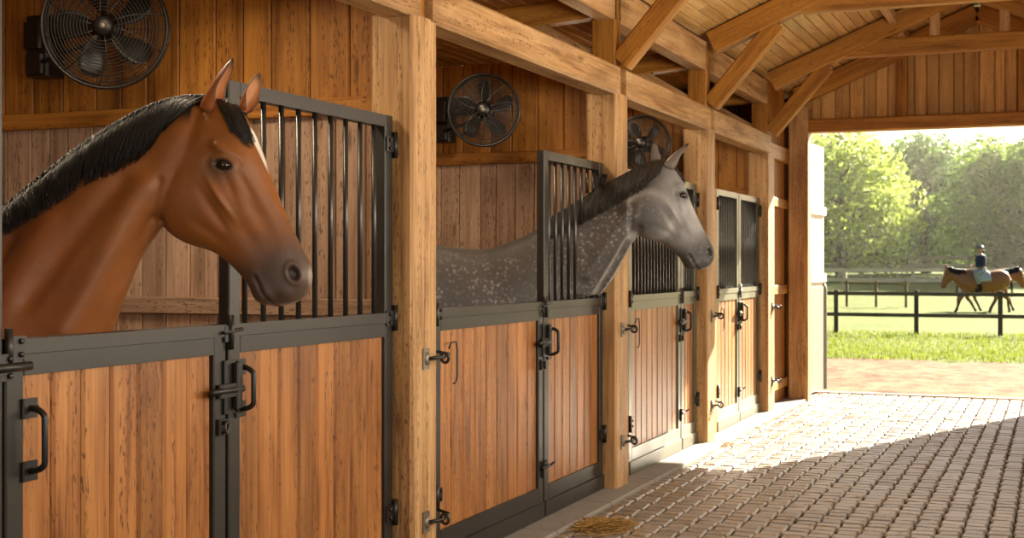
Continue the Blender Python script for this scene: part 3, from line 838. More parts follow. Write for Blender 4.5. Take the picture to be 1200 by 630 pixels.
def legs_(sx, sy, fx, hx_, gy, w, k=1.0):
    L = []
    for sg in (-1, 1):
        L.append([(fx+o*k, gy-h*k, sg*w, r*k) for o, h, r in ((-15, 330, 42), (-5, 285, 30), (0, 210, 18), (0, 178, 19), (0, 160, 15), (0, 70, 11.5), (0, 48, 14.5), (8, 26, 12), (14, 14, 19), (16, 1, 22))])
        L.append([(hx_+o*k, gy-h*k, sg*w, r*k) for o, h, r in ((10, 400, 60), (25, 320, 48), (40, 255, 31), (0, 190, 19), (-18, 168, 18), (-14, 145, 14.5), (-8, 60, 12), (-6, 44, 15), (0, 25, 12), (6, 14, 19), (8, 1, 22))])
    return L
zg = 310+CH/(D1/F)
ears1 = [((245, 128), (284, 73), 17, 25, 13.5, (.98, .05, .12), (.27, .082, .022), (.50, .22, .09)),
         ((281, 129), (300, 84), -17, -22, 10.5, (.80, .1, .55), (.30, .09, .024), (.52, .24, .10))]
necks1 = [([(186, 262), (176, 288), (160, 318), (148, 350), (138, 380)], 10, -5.0), ([(176, 220), (160, 250), (142, 290), (118, 340), (95, 385)], 15, 4.0),
          ([(150, 215), (120, 255), (90, 300), (60, 350)], 12, -2.5), ([(70, 260), (45, 320), (30, 380)], 16, 4), ([(30, 280), (10, 340), (5, 390)], 12, -5)]
def fix1(W):
    z = W[:, 2]; lim = XD-.035
    k = sstep(1.40, 1.34, z)*(W[:, 0] > lim)
    W[:, 0] = W[:, 0]*(1-k)+lim*k; return W
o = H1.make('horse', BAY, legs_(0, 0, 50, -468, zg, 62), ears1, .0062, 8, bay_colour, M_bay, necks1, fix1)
tag(o, 'brown horse with black mane and a small white star, head over the nearest stall door', 'horse')
H1.eyes(M_eye)
H1.hair('mane', [(258, 113), (240, 112), (214, 113), (182, 121), (146, 138), (108, 161), (70, 188), (30, 219), (-10, 250), (-40, 268)],
        [(206, 150), (196, 156), (184, 174), (166, 188), (138, 203), (108, 216), (74, 242), (42, 262), (5, 282), (-25, 295)], 3400, M_mane, .0026, 1, .024, .007, 9, .03, .02, .3)
H1.hair('forelock', [(256, 116), (264, 116), (272, 120), (278, 124)], [(284, 156), (294, 164), (301, 172), (304, 168)], 420, M_mane, .0022, 1, .018, .007, 8, .22, .022, .3)
def tail(h, x, y, ln, k=1.0):
    mb = MB()
    for i in range(90):
        a, b = random.gauss(0, 7*k), random.gauss(0, 9*k); P = [h.p2l(x-q*22*k+a*q*.6+abs(a)*.3, y+ln*q**1.3, b*(.3+q*(1-q)*3)) for q in np.linspace(0, random.uniform(.8, 1), 7)]
        mb.tube(P, [.006*k*2, .008*k*2, .007*k*2, .006*k*2, .005*k*2, .004*k*2, .0015], 4)
    return mb
mb = tail(H1, -540, 350, 300); H1.child('tail', mb.v, mb.f, M_mane)
# ---------------------------------------------------------------- grey horse, second stall
D2 = 8.92
def grey_colour(hx, hy, hw, X, Y, W):
    n = len(hx); c = np.tile(np.array((.056, .048, .044)), (n, 1))
    def blend(col, k):
        nonlocal c
        k = np.clip(k, 0, 1)[:, None]; c = c*(1-k)+np.array(col)*k
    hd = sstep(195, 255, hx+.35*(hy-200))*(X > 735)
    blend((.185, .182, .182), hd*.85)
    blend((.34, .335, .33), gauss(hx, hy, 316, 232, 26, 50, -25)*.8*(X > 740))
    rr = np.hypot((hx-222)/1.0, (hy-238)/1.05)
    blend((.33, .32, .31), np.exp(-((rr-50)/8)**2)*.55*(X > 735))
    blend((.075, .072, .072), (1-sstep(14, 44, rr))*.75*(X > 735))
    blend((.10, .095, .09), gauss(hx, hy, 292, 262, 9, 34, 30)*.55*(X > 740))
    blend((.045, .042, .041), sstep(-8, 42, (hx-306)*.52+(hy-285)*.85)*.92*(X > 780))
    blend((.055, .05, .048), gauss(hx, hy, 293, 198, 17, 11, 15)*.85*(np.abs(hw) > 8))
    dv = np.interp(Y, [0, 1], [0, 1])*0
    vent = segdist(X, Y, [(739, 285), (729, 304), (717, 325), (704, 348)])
    blend((.36, .34, .31), np.exp(-((vent-6)/2.2)**2)*.6*(X < 741))  # pale stripe paints the bright rim light along the neck underside
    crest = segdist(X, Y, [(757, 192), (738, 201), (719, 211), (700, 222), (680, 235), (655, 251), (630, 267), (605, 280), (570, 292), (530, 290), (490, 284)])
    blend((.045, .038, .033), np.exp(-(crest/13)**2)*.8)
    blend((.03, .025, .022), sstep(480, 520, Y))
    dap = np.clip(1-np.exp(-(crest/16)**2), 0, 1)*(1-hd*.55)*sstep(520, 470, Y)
    return c, dap
A_ = (838-781+1j*(300-190))/(366-262+1j*(330-115)); B_ = (781+190j)-A_*(262+115j)
A_ = A_*1.045*complex(math.cos(R(-1.5)), math.sin(R(-1.5))); B_ = (838+300j)-A_*(366+330j)
U2 = (700-600)*D2/F
H2 = Horse(D2/F, 600, 310, CH, CAM+D2*AX+RT*U2, U2, [(-4, -17), (.0, -17), (.25, -8), (.45, 8), (.80, 8), (1.02, -12), (4, -13)], (A_, B_), eye=(294, 196))
GREY = [(770, 190, 752, 252, 11.5, -.2, 2.2), (757, 195, 747, 275, 13.5, -.28, 2.2), (738, 205, 739, 288, 15, -.32, 2.2), (719, 215, 729, 306, 17, -.32, 2.2), (700, 226, 717, 328, 20, -.3, 2.2),
 (680, 238, 701, 350, 24, -.28, 2.2), (655, 253, 686, 375, 30, -.25, 2.2), (630, 268, 668, 402, 37, -.2, 2.2), (605, 280, 640, 425, 43, -.12, 2.2), (570, 291, 590, 438, 47, -.08, 2.2),
 (530, 290, 535, 436, 48, -.05, 2.2), (490, 284, 480, 422, 47, -.05, 2.2), (455, 284, 440, 398, 42, -.05, 2.2), (425, 298, 415, 365, 31, 0, 2.2), (410, 318, 407, 342, 14, 0, 2.1)]
zg2 = 310+CH/(D2/F)
ears2 = [((262, 130), (318, 84), 17, 22, 16, (.85, .1, .10), (.17, .15, .135), (.30, .24, .20)),
         ((247, 118), (252, 74), -17, -22, 13, (.8, 0, -.3), (.15, .13, .12), (.30, .24, .20))]
k2 = (D1/F)/(D2/F)
necks2 = [([(747, 268), (735, 285), (722, 306), (708, 330), (697, 348)], 4.5, -2.6), ([(745, 240), (728, 262), (708, 292), (690, 322)], 7, 2.0), ([(730, 232), (705, 258), (680, 290)], 6, -1.2)]
def fix2(W):
    z = W[:, 2]; lim = XD-.035
    k = sstep(1.365, 1.34, z)*(W[:, 0] > lim)
    W[:, 0] = W[:, 0]*(1-k)+lim*k; return W
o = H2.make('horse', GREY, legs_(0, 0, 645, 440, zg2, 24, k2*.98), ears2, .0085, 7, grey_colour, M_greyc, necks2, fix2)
tag(o, 'dappled grey horse standing in the second stall, neck out past the bars', 'horse')
H2.eyes(M_eye)
H2.hair('mane', [(778, 187), (757, 191), (738, 201), (719, 211), (700, 222), (680, 234), (655, 249), (632, 264)],
        [(768, 205), (752, 222), (735, 232), (716, 243), (700, 252), (681, 262), (660, 272), (640, 280)], 1500, M_manegrey, .0036, 1, .022, .012, 8, .02, .02, .25)
H2.hair('forelock', [(779, 188), (784, 190), (788, 193)], [(796, 210), (801, 213), (804, 214)], 60, M_manegrey, .004, 1, .014, .006, 7, .15, .02, .2)
mb = tail(H2, 412, 320, 150, k2); H2.child('tail', mb.v, mb.f, M_manegrey)
# ================================================================ stall doors
def neck_gap(yb):
    """where a bar would run into the grey neck: the bar stops short of it"""
    zs = []
    for dx in (-.022, 0, .022):
        for dy in (-.03, 0, .03):
            for o, d in ((1.30, 1), (2.6, -1)):
                z = o
                for _ in range(6):
                    h = H2.world_bvh.ray_cast(Vector((XD+dx, yb+dy, z)), Vector((0, 0, d)), 1.4)
                    if h[0] is None: break
                    if 1.30 < h[0][2] < 2.2: zs.append(h[0][2])
                    z = h[0][2]+d*.002
    if not zs: return None
    a, b = min(zs)-.02, max(zs)+.02
    return (max(a, 1.345), min(b, 2.19))
G = 'stall doors along the barn'
t, xs = leaf('open topped stall door under the brown horse, black pull handle at its left', 3.085, 4.215, False, 0, M_steel, (3.165, 1.03, .19), 'L')
t, xs = leaf('barred stall door right of the brown horse head', 4.235, 5.57, True, 9, M_steel, (4.29, 1.09, .16), 'R'); latch(t, xs, 4.235)
t, xs = leaf('open topped stall door under the back of the grey horse', 6.02, 7.54, False, 0, M_steel, None, 'L')
t, xs = leaf('barred stall door with the grey neck reaching past its bars', 7.56, 8.69, True, 8, M_steel, (7.62, 1.09, .16), 'R', neck_gap); latch(t, xs, 7.56)
t, xs = leaf('barred door left of the latch in the third stall, below the grey muzzle', 9.28, 10.72, True, 15, M_steelo, None, 'L')
t, xs = leaf('narrow barred door right of the latch in the third stall', 10.74, 11.25, True, 6, M_steelo, (10.80, 1.09, .16), 'R'); latch(t, xs, 10.74)
t, xs = leaf('barred door left of the latch in the farthest stall', 11.98, 12.88, True, 11, M_steelo, None, 'L')
t, xs = leaf('barred door right of the latch in the farthest stall, beside the last post', 12.90, 13.85, True, 12, M_steelo, (12.96, 1.09, .16), 'R'); latch(t, xs, 12.90)
for yb, own in ((6.20, 'a'), (9.43, 'b'), (12.12, 'c')):
    par = [o for o in COL.objects if o.get('category') == 'stall door' and abs(o.location.y-{'a': 6.78, 'b': 10.0, 'c': 12.43}[own]) < .1][0]
    mb = MB(); x_ = XD+.035
    mb.tube([(x_, yb-.03, 1.13), (x_+.01, yb-.03, 1.16), (x_+.012, yb+.03, 1.165), (x_+.012, yb+.045, 1.12), (x_+.012, yb+.045, .98), (x_+.012, yb+.03, .955), (x_+.012, yb, .95)], .0045, 8)
    mb.build('drop_rod', M_iron, par)
# loop handles on the posts' side of doors 3,5,7 (thin rod loops)
# steel jambs
for k, (a, b, z) in enumerate(((2.925, 3.07, 2.74), (5.866, 6.005, 1.34), (8.975, 9.265, 2.25), (11.553, 11.965, 2.25))):
    mb = MB(); mb.box(XD-.03, XD+.03, a, b, .0, z, .006)
    struct(mb.build('trim_%d' % (4+k), M_steel if k < 2 else M_truss))
for z in (1.255, .45):
    mb = MB()
    mb.box(XD+.03, XD+.045, 3.02, 3.10, z-.04, z+.04, .004); mb.tube([(XD+.05, 3.0, z), (XD+.05, 3.16, z)], .014, 10)
    for q in (-.025, .025): mb.lathe((XD+.045, 3.08, z+q), (1, 0, 0), [(.009, 0), (.009, .006), (.003, .009)], 8)
    tag(mb.build('jamb_bolt', M_iron), 'black bolt on the steel jamb left of the nearest stall door, %s one' % ('upper' if z > 1 else 'lower'), 'bolt')
# ================================================================ fans
def fan(label, c, Rr, tilt_ang, faces, wall_y, bx, spin):
    c = np.array(c, float); n = np.array(faces, float); n /= np.linalg.norm(n)
    h = np.array([0, 0, 1.]); u = np.cross(h, n); u /= np.linalg.norm(u); w = np.cross(n, u)
    t = thing('wall_fan', tuple(c-np.array([0, 0, Rr])), label, 'fan', 'round wall fans in the stalls')
    mb = MB(); mb.ring(c, n, Rr, .010, 64, 8); mb.ring(c-n*.10, n, Rr*.99, .007, 64, 6); mb.ring(c+n*.012, n, Rr*1.0, .006, 64, 6)
    for k in range(24):
        a = 2*math.pi*k/24; e = math.cos(a)*u+math.sin(a)*w; mb.tube([c+e*Rr, c+e*Rr-n*.10], .003, 5)
    mb.build('guard_rim', M_fan, t)
    mb = MB(); nr = 15
    dome = lambda q: .075*(1-q**2.2)
    for i in range(1, nr): q = .20+.8*i/nr; mb.ring(c+n*dome(q), n, Rr*q, .0024, 48, 4)
    for k in range(10):
        a = 2*math.pi*k/10+.2; P = []
        for q in np.linspace(.18, 1, 8):
            aa = a+.35*(1-q); P.append(c+n*dome(q)+Rr*q*(math.cos(aa)*u+math.sin(aa)*w))
        mb.tube(P, .0032, 5)
    mb.build('front_guard', M_fan, t)
    mb = MB()
    for i in range(3, 9): q = .1+.9*i/9; mb.ring(c-n*(.10+.05*(1-q)), n, Rr*q, .0016, 40, 4)
    for k in range(8):
        a = 2*math.pi*k/8; mb.tube([c-n*.15+Rr*.2*(math.cos(a)*u+math.sin(a)*w), c-n*.10+Rr*(math.cos(a)*u+math.sin(a)*w)], .0025, 5)
    mb.build('rear_guard', M_fan, t)
    mb = MB(); mb.lathe(c-n*.22, n, [(.02, 0), (.07, .01), (.075, .10), (.06, .16), (.03, .18)], 20); mb.build('motor', M_iron, t)
    mb = MB(); mb.lathe(c+n*.04, n, [(.045, -.05), (.048, .02), (.040, .036), (.015, .042)], 22); hb_ = mb.build('hub', M_iron, t)
    mb = MB(); mb.lathe(c+n*.083, n, [(.016, 0), (.014, .004), (.004, .006)], 14); o = mb.build('badge', M_zinc, hb_); o['label'] = 'pale round badge'
    for k in range(5):
        a0 = spin+2*math.pi*k/5; mb = MB(); vs, fs = [], []; nq = 8; nn = 5
        for lay in (0, 1):
            for i in range(nq+1):
                q = .16+.70*i/nq; wd = .40*math.sin(math.pi*min(1, .18+.66*i/nq))**.8*(1 if i < nq else .62)
                for j in range(nn+1):
                    f = (j/nn-.5)*2; a = a0+f*wd*(1.15-.4*q)+.25*q
                    z = -.03-.045*f*(1.1-.5*q)-lay*.004
                    vs.append(c+n*z+Rr*q*(math.cos(a)*u+math.sin(a)*w))
        N = (nq+1)*(nn+1)
        for i in range(nq):
            for j in range(nn):
                b = i*(nn+1)+j; fs.append((b, b+1, b+nn+2, b+nn+1)); fs.append((N+b, N+b+nn+1, N+b+nn+2, N+b+1))
            for j in (0, nn): b = i*(nn+1)+j; fs.append((b, b+nn+1, N+b+nn+1, N+b))
        for i in (0, nq):
            for j in range(nn): b = i*(nn+1)+j; fs.append((b, b+1, N+b+1, N+b))
        mb.add(vs, fs, None, .5, True); mb.build('blade', M_fan, t)
    # bracket on the wall, arm to the motor
    bz = c[2]-.02
    mb = MB(); mb.box(bx-.075, bx+.075, wall_y-.13, wall_y-.0, bz-.16, bz+.16, .012); mb.box(bx-.06, bx+.06, wall_y-.17, wall_y-.12, bz-.02, bz+.12, .012)
    mb.box(bx-.055, bx+.065, wall_y-.16, wall_y-.12, bz-.15, bz-.05, .012); mb.build('wall_bracket', M_iron, t)
    mb = MB(); mb.tube([(bx, wall_y-.12, bz+.03), tuple(c-n*.20+np.array([-.03, 0, 0])), tuple(c-n*.15)], .018, 10)
    mb.tube([(bx, wall_y-.14, bz-.10), tuple(c-n*.17-np.array([.06, 0, .05])), tuple(c-n*.16)], .012, 8); mb.build('arm', M_iron, t)
def on_y(x, y, Y):           # point seen at a picture place on the plane y = Y
    d = np.array(px(x, y, 1.0))-CAM; return CAM+d*(Y/d[1])
f1 = on_y(123, 31, 5.32); fan('black wall fan above the brown horse', f1, .30, 0, (.50, -.85, -.10), 5.68, on_y(50, 40, 5.6)[0], .4)
f2 = on_y(567, 129, 8.42); fan('black wall fan left of the second post, above the grey horse', f2, .245, 0, (.33, -.94, -.06), 8.80, on_y(521, 130, 8.75)[0], .15)
f3 = on_y(752, 168, 11.05); fan('small dark wall fan behind the grey horse ears', f3, .235, 0, (.10, -.99, -.02), 11.37, on_y(728, 165, 11.3)[0], .6)
# ================================================================ outdoors
def strip_ground(name, rows, x0, x1, mat, nx=60, amp=0):
    vs, fs = [], []
    for (y, z) in rows:
        for i in range(nx+1):
            x = x0+(x1-x0)*i/nx; vs.append((x, y, z+random.uniform(-amp, amp)))
    for j in range(len(rows)-1):
        for i in range(nx): a = j*(nx+1)+i; fs.append((a, a+1, a+nx+2, a+nx+1))
    mb = MB(); mb.add(vs, fs, None, .5, True); return struct(mb.build(name, mat))
def dirt():
    t = NT('sandy_track'); g = t.node('ShaderNodeNewGeometry').outputs['Position']
    n = t.noise(g, 3, 6, .7); n2 = t.noise(t.vmul(g, (2, .7, 1)), 1.2, 4, .6)
    c = t.ramp(t.math('ADD', t.math('MULTIPLY', n, .6), t.math('MULTIPLY', n2, .4)), [(.38, (.085, .050, .027)), (.52, (.165, .105, .062)), (.64, (.25, .175, .11))])
    t.bump(n, .8, .08); return t.fin(c, .95, Specular_IOR_Level=.1)
def turf():
    t = NT('meadow_grass'); g = t.node('ShaderNodeNewGeometry').outputs['Position']
    n = t.noise(t.vmul(g, (1, .6, 1)), .6, 6, .7); n2 = t.noise(g, 9, 4, .7)
    c = t.ramp(t.math('ADD', t.math('MULTIPLY', n, .55), t.math('MULTIPLY', n2, .45)), [(.36, (.052, .086, .009)), (.5, (.092, .128, .014)), (.65, (.14, .162, .023))])
    t.bump(n2, .8, .1); return t.fin(c, .9, Specular_IOR_Level=.15)
M_turf = turf()
strip_ground('ground', [(y, -.035) for y in np.linspace(16.5, 23.6, 30)], -14, 22, dirt(), 90, .012)
def GZ(y): return 0 if y < 46 else 1.15*float(sstep(46, 92, np.array(y)))
rows = [(22.5, -.06), (23.2, -.028)]+[(y, -.01+GZ(y)) for y in np.concatenate([np.linspace(24, 46, 30), np.linspace(48, 96, 25), [110, 140, 200, 300]])]
strip_ground('lawn', rows, -60, 90, M_turf, 110, .008)
def blade_mat(name, c):
    t = NT(name); tone = t.attr('tone', 'Fac')
    col = t.ramp(tone, [(0, tuple(x*.7 for x in c)), (1, tuple(min(1, x*1.35) for x in c))])
    t.fin(col, .6, Specular_IOR_Level=.2)
    tr = t.node('ShaderNodeBsdfTranslucent'); t.link(col, tr.inputs[0])
    mx = t.node('ShaderNodeMixShader'); mx.inputs[0].default_value = .45
    t.link(t.bsdf.outputs[0], mx.inputs[1]); t.link(tr.outputs[0], mx.inputs[2]); t.link(mx.outputs[0], t.out.inputs[0]); return t.m
M_blade = blade_mat('grass_blades', (.16, .205, .026))
mb = MB()
for k in range(26000):
    y = 22.9+9*random.random()**1.6; x = random.uniform(-6.5, 8)
    if y < 23.5 and random.random() < .6: continue
    h = random.uniform(.03, .085); a = random.random()*6.28; w = .010; dx, dy = math.cos(a)*w, math.sin(a)*w; lx, ly = random.gauss(0, .03), random.gauss(0, .03)
    mb.add([(x-dx, y-dy, -.02), (x+dx, y+dy, -.02), (x+lx, y+ly, h)], [(0, 1, 2)], None, random.random())
o = mb.build('grass', M_blade); o['kind'] = 'stuff'; tag(o, 'short sunlit grass along the edge of the sandy track', 'grass')
# ---- fences
def fence(label, y, xs_, hpost, rails, mat, rw=.10, rt=.04, pw=.11, z0=lambda y: 0):
    t = thing('paddock_fence', ((xs_[0]+xs_[-1])/2, y, z0(y)), label, 'fence')
    for x in xs_:
        mb = MB(); mb.box(x-pw/2, x+pw/2, y-pw/2, y+pw/2, z0(y)-.05, z0(y)+hpost, .01); mb.build('fence_post', mat, t)
    for z in rails:
        mb = MB(); mb.board((xs_[0]-.1, y-pw/2-rt/2, z0(y)+z), (xs_[-1]+.1, y-pw/2-rt/2, z0(y)+z), rw, rt, .006); mb.build('rail', mat, t)
    return t
M_brownf = wood('brown_fence_timber', (.12, .08, .045), (.2, .14, .08), (.28, .2, .12), .75, tv=.3)
fy = 31.3
x_at = lambda p, Y: on_y(p, 310, Y)[0]
xa, xb = x_at(980, fy), x_at(1074, fy); sp = xb-xa
fence('dark two rail fence nearest the barn doorway, in front of the rider', fy, [xa+sp*k for k in range(-2, 6)], .98, (.90, .42), M_fence, .085, .04, .10)
fy = 62
xa = x_at(990, fy); fence('pale long rail fence across the field behind the rider', fy, [xa+5*k for k in range(-3, 10)], 1.05, (1.0, .55), M_pale, .16, .05, .16, GZ)
fy = 50
xa = x_at(1012, fy); fence('short brown fence section left of the rider', fy, [xa-.6+1.05*k for k in range(3)], .95, (.85, .45), M_brownf, .07, .05, .09, GZ)
fy = 78
xa = x_at(985, fy); fence('farthest pale fence below the trees', fy, [xa+4*k for k in range(-3, 12)], 1.15, (1.05, .6), M_pale, .22, .05, .2, GZ)
# ---- trees
M_bark = plain('tree_bark', (.10, .072, .048), .9, .1, .35, 6)
M_leaf = [blade_mat('leaves_yellow_green', (.33, .42, .085)), blade_mat('leaves_mid_green', (.12, .21, .055)), blade_mat('leaves_green', (.19, .29, .06)), blade_mat('leaves_dark', (.09, .155, .045))]
def tree(label, x, y, h, r, mat, nl, ls, trunk=.3, clear=.16, name='broadleaf_tree', gap=.0, group=None, blobs=26):
    z0 = GZ(y); t = thing(name, (x, y, z0), label, 'tree' if h > 4 else 'bush', group)
    mb = MB(); mb.tube([(x, y, z0-.1), (x+.1, y, z0+h*.25), (x-.05, y, z0+h*.55), (x, y, z0+h*.85)], [trunk, trunk*.75, trunk*.45, .05], 10)
    C = []
    for k in range(blobs):
        a = k*2.399; q = (k+.5)/blobs; zz = clear+(1-clear)*q*.93
        rr = r*(math.sin(math.pi*min(1, .14+.82*q))**.65)*random.uniform(.45, .85)
        c = np.array((x+rr*math.cos(a), y+rr*math.sin(a), z0+h*zz)); C.append((c, r*random.uniform(.28, .46)))
        mb.tube([(x, y, z0+h*max(.1, zz-.18)), tuple((c+np.array((x, y, z0+h*(zz-.02))))/2), tuple(c)], [trunk*.35, trunk*.22, .03], 6)
    mb.build('trunk', M_bark, t)
    mb = MB()
    per = nl//blobs
    for c, br in C:
        v = rng.normal(size=(per, 3)); v /= np.linalg.norm(v, axis=1)[:, None]; rad = br*(.45+.6*rng.random(per)**.5)
        P = c+v*rad[:, None]*np.array((1, 1, .8))
        nn = v+rng.normal(size=(per, 3))*.7; nn /= np.linalg.norm(nn, axis=1)[:, None]
        for p, n in zip(P, nn):
            u = np.cross(n, (0, 0, 1.)); u /= (np.linalg.norm(u)+1e-6); w = np.cross(n, u); s = ls*random.uniform(.6, 1.3)
            b = random.random()*6.28; u2 = math.cos(b)*u+math.sin(b)*w; w2 = -math.sin(b)*u+math.cos(b)*w
            mb.add([p-u2*s, p-w2*s*.55+n*s*.1, p+u2*s, p+w2*s*.55+n*s*.1], [(0, 1, 2), (0, 2, 3)], None, random.random())
    mb.build('foliage', mat, t)
TG = 'trees beyond the paddock'
def TX(p, Y): return x_at(p, Y)
tree('tall pale yellow green tree at the left edge of the doorway', TX(985, 74), 74, 8.0, 4.4, M_leaf[0], 9000, .17, .32, .16, group=TG, blobs=34)
tree('dark green tree behind, in the middle of the view through the doorway', TX(1085, 84), 84, 8.0, 3.7, M_leaf[1], 9000, .18, .32, .18, group=TG, blobs=34)
tree('sunlit green tree at the right edge of the view, behind the rider', TX(1165, 78), 78, 7.3, 3.1, M_leaf[2], 9000, .17, .30, .14, group=TG, blobs=34)
tree('green tree just right of the rider, cut by the picture edge', TX(1222, 76), 76, 7.6, 3.3, M_leaf[2], 8000, .18, .30, .14, group=TG, blobs=30)
tree('shaded tree farther back between the two nearest trees', TX(1045, 96), 96, 7.6, 3.2, M_leaf[1], 5000, .22, .3, .14, group=TG, blobs=24)
tree('tree far behind the right edge trees', TX(1130, 100), 100, 7.8, 3.2, M_leaf[3], 5000, .22, .3, .14, group=TG, blobs=24)
tree('pale tree just outside the left door jamb', TX(930, 80), 80, 8.6, 4.4, M_leaf[0], 6000, .2, .3, .14, group=TG, blobs=26)
tree('tree right of the picture edge beyond the paddock', TX(1290, 82), 82, 8.6, 4.4, M_leaf[2], 5000, .22, .3, .14, group=TG, blobs=24)
for k, p in enumerate((968, 1012, 1058, 1102, 1148, 1196, 1240)):
    Y = 98+3*(k % 2)
    tree('dark undergrowth below the tree line, %s from the left' % ('first', 'second', 'third', 'fourth', 'fifth', 'sixth', 'seventh')[k], TX(p, Y), Y, 3.6+.8*(k % 2), 2.6, M_leaf[3 if k % 2 else 1], 2600, .2, .12, .06, 'hedge_bush', group='undergrowth below the trees', blobs=16)
for k, p in enumerate((960, 985, 1010, 1038, 1065, 1092, 1120, 1150, 1180, 1210)):
    Y = 112+7*(k % 3)
    tree('far tree in the back row, %s from the left' % ('first', 'second', 'third', 'fourth', 'fifth', 'sixth', 'seventh', 'eighth', 'ninth', 'tenth')[k], TX(p, Y), Y, 5.4+.8*(k % 3), 2.4, M_leaf[(1, 2, 3)[k % 3]], 3600, .26, .25, .08, group='back row of trees', blobs=20)
# thin morning haze over the far field
mb = MB(); mb.box(-40, 70, 52, 108, .2, 14, .01)
hz = NT('haze'); hz.n.remove(hz.bsdf); vs_ = hz.node('ShaderNodeVolumeScatter'); vs_.inputs['Color'].default_value = (1, .96, .86, 1); vs_.inputs['Density'].default_value = .0013; vs_.inputs['Anisotropy'].default_value = .55
hz.link(vs_.outputs[0], hz.out.inputs['Volume']); ho = mb.build('haze', hz.m); ho['kind'] = 'stuff'; tag(ho, 'thin bright haze hanging over the far field and the trees', 'haze')
# ---- ridden horse and its companion
def walk_colour(hx, hy, hw, X, Y, W):
    n = len(hx); c = np.tile(np.array((.27, .105, .05)), (n, 1))
    k = (sstep(-50, -30, Y)*(Y > -60))[:, None]*.8; c = c*(1-k)+np.array((.06, .035, .025))*k
    return c, np.zeros(n)
Aw = ((224-205)+1j*(-84+146))/((366-262)+1j*(330-115)); Bw = (205-146j)-Aw*(262+115j)
WB = [(-3, -112, -3, -97, 7, 0, 2.1), (8, -130, 6, -85, 18, 0, 2.2), (25, -138, 28, -74, 25, 0, 2.2), (50, -137, 52, -67, 27, 0, 2.2), (80, -132, 80, -63, 28, 0, 2.2), (110, -134, 108, -60, 27, -.05, 2.2),
      (130, -141, 132, -60, 24, -.1, 2.2), (148, -140, 152, -70, 19, -.2, 2.2), (163, -140, 169, -86, 13, -.2, 2.2), (180, -143, 184, -104, 9.5, -.2, 2.2), (193, -147, 194, -116, 8, -.2, 2.2), (204, -146, 199, -122, 7, -.1, 2.2)]
WL = [[(148, -78, 9, 10), (158, -52, 10, 6.5), (165, -42, 10, 5.5), (172, -20, 10, 4.2), (178, -8, 10, 4.6), (181, -1, 10, 6)],
      [(140, -78, -9, 10), (134, -48, -10, 6.5), (127, -40, -10, 5.2), (115, -20, -10, 4.2), (110, -11, -10, 4.4), (106, -4, -10, 5.4)],
      [(30, -92, 10, 16), (50, -66, 11, 10), (48, -46, 11, 6.2), (61, -20, 11, 4.4), (66, -8, 11, 4.8), (71, -1, 11, 6)],
      [(20, -92, -10, 16), (24, -64, -11, 10), (2, -46, -11, 6.2), (0, -22, -11, 4.4), (-4, -8, -11, 4.8), (-1, -1, -11, 6)]]
wears = [((257, 124), (272, 71), 14, 20, 12, (.8, 0, .5), (.22, .09, .04), (.25, .12, .07)), ((262, 124), (277, 74), -14, -20, 12, (.8, 0, -.5), (.22, .09, .04), (.25, .12, .07))]
D3 = 43.4
def walker(p_rump, d, e_sign, label):
    base = (RT*e_sign, AX)
    H = Horse(.01, 0, 0, 0.0, CAM+d*AX+RT*((p_rump-600)*d/F)-UP*CH, 0.0, [(-4, 0), (4, 0)], (Aw, Bw), base)
    o = H.make('horse', WB, WL, wears, .022, 4, walk_colour, M_bay)
    tag(o, label, 'horse', 'horses in the paddock')
    H.hair('mane', [(203, -147), (193, -149), (180, -145), (163, -142), (145, -142)], [(196, -130), (186, -128), (174, -124), (160, -122), (146, -126)], 120, M_mane, .012, 1, .03, .02, 5, .05, .03)
    mb = tail(H, -4, -112, 62, .3); H.child('tail', mb.v, mb.f, M_mane)
    H.eyes(M_eye, 8)
    return H
HW = walker(1183, D3, -1, 'brown horse with the rider on its back, walking left in the field')
HX = walker(1124, D3+1.6, 1, 'brown horse behind the ridden one, its head showing at the right')
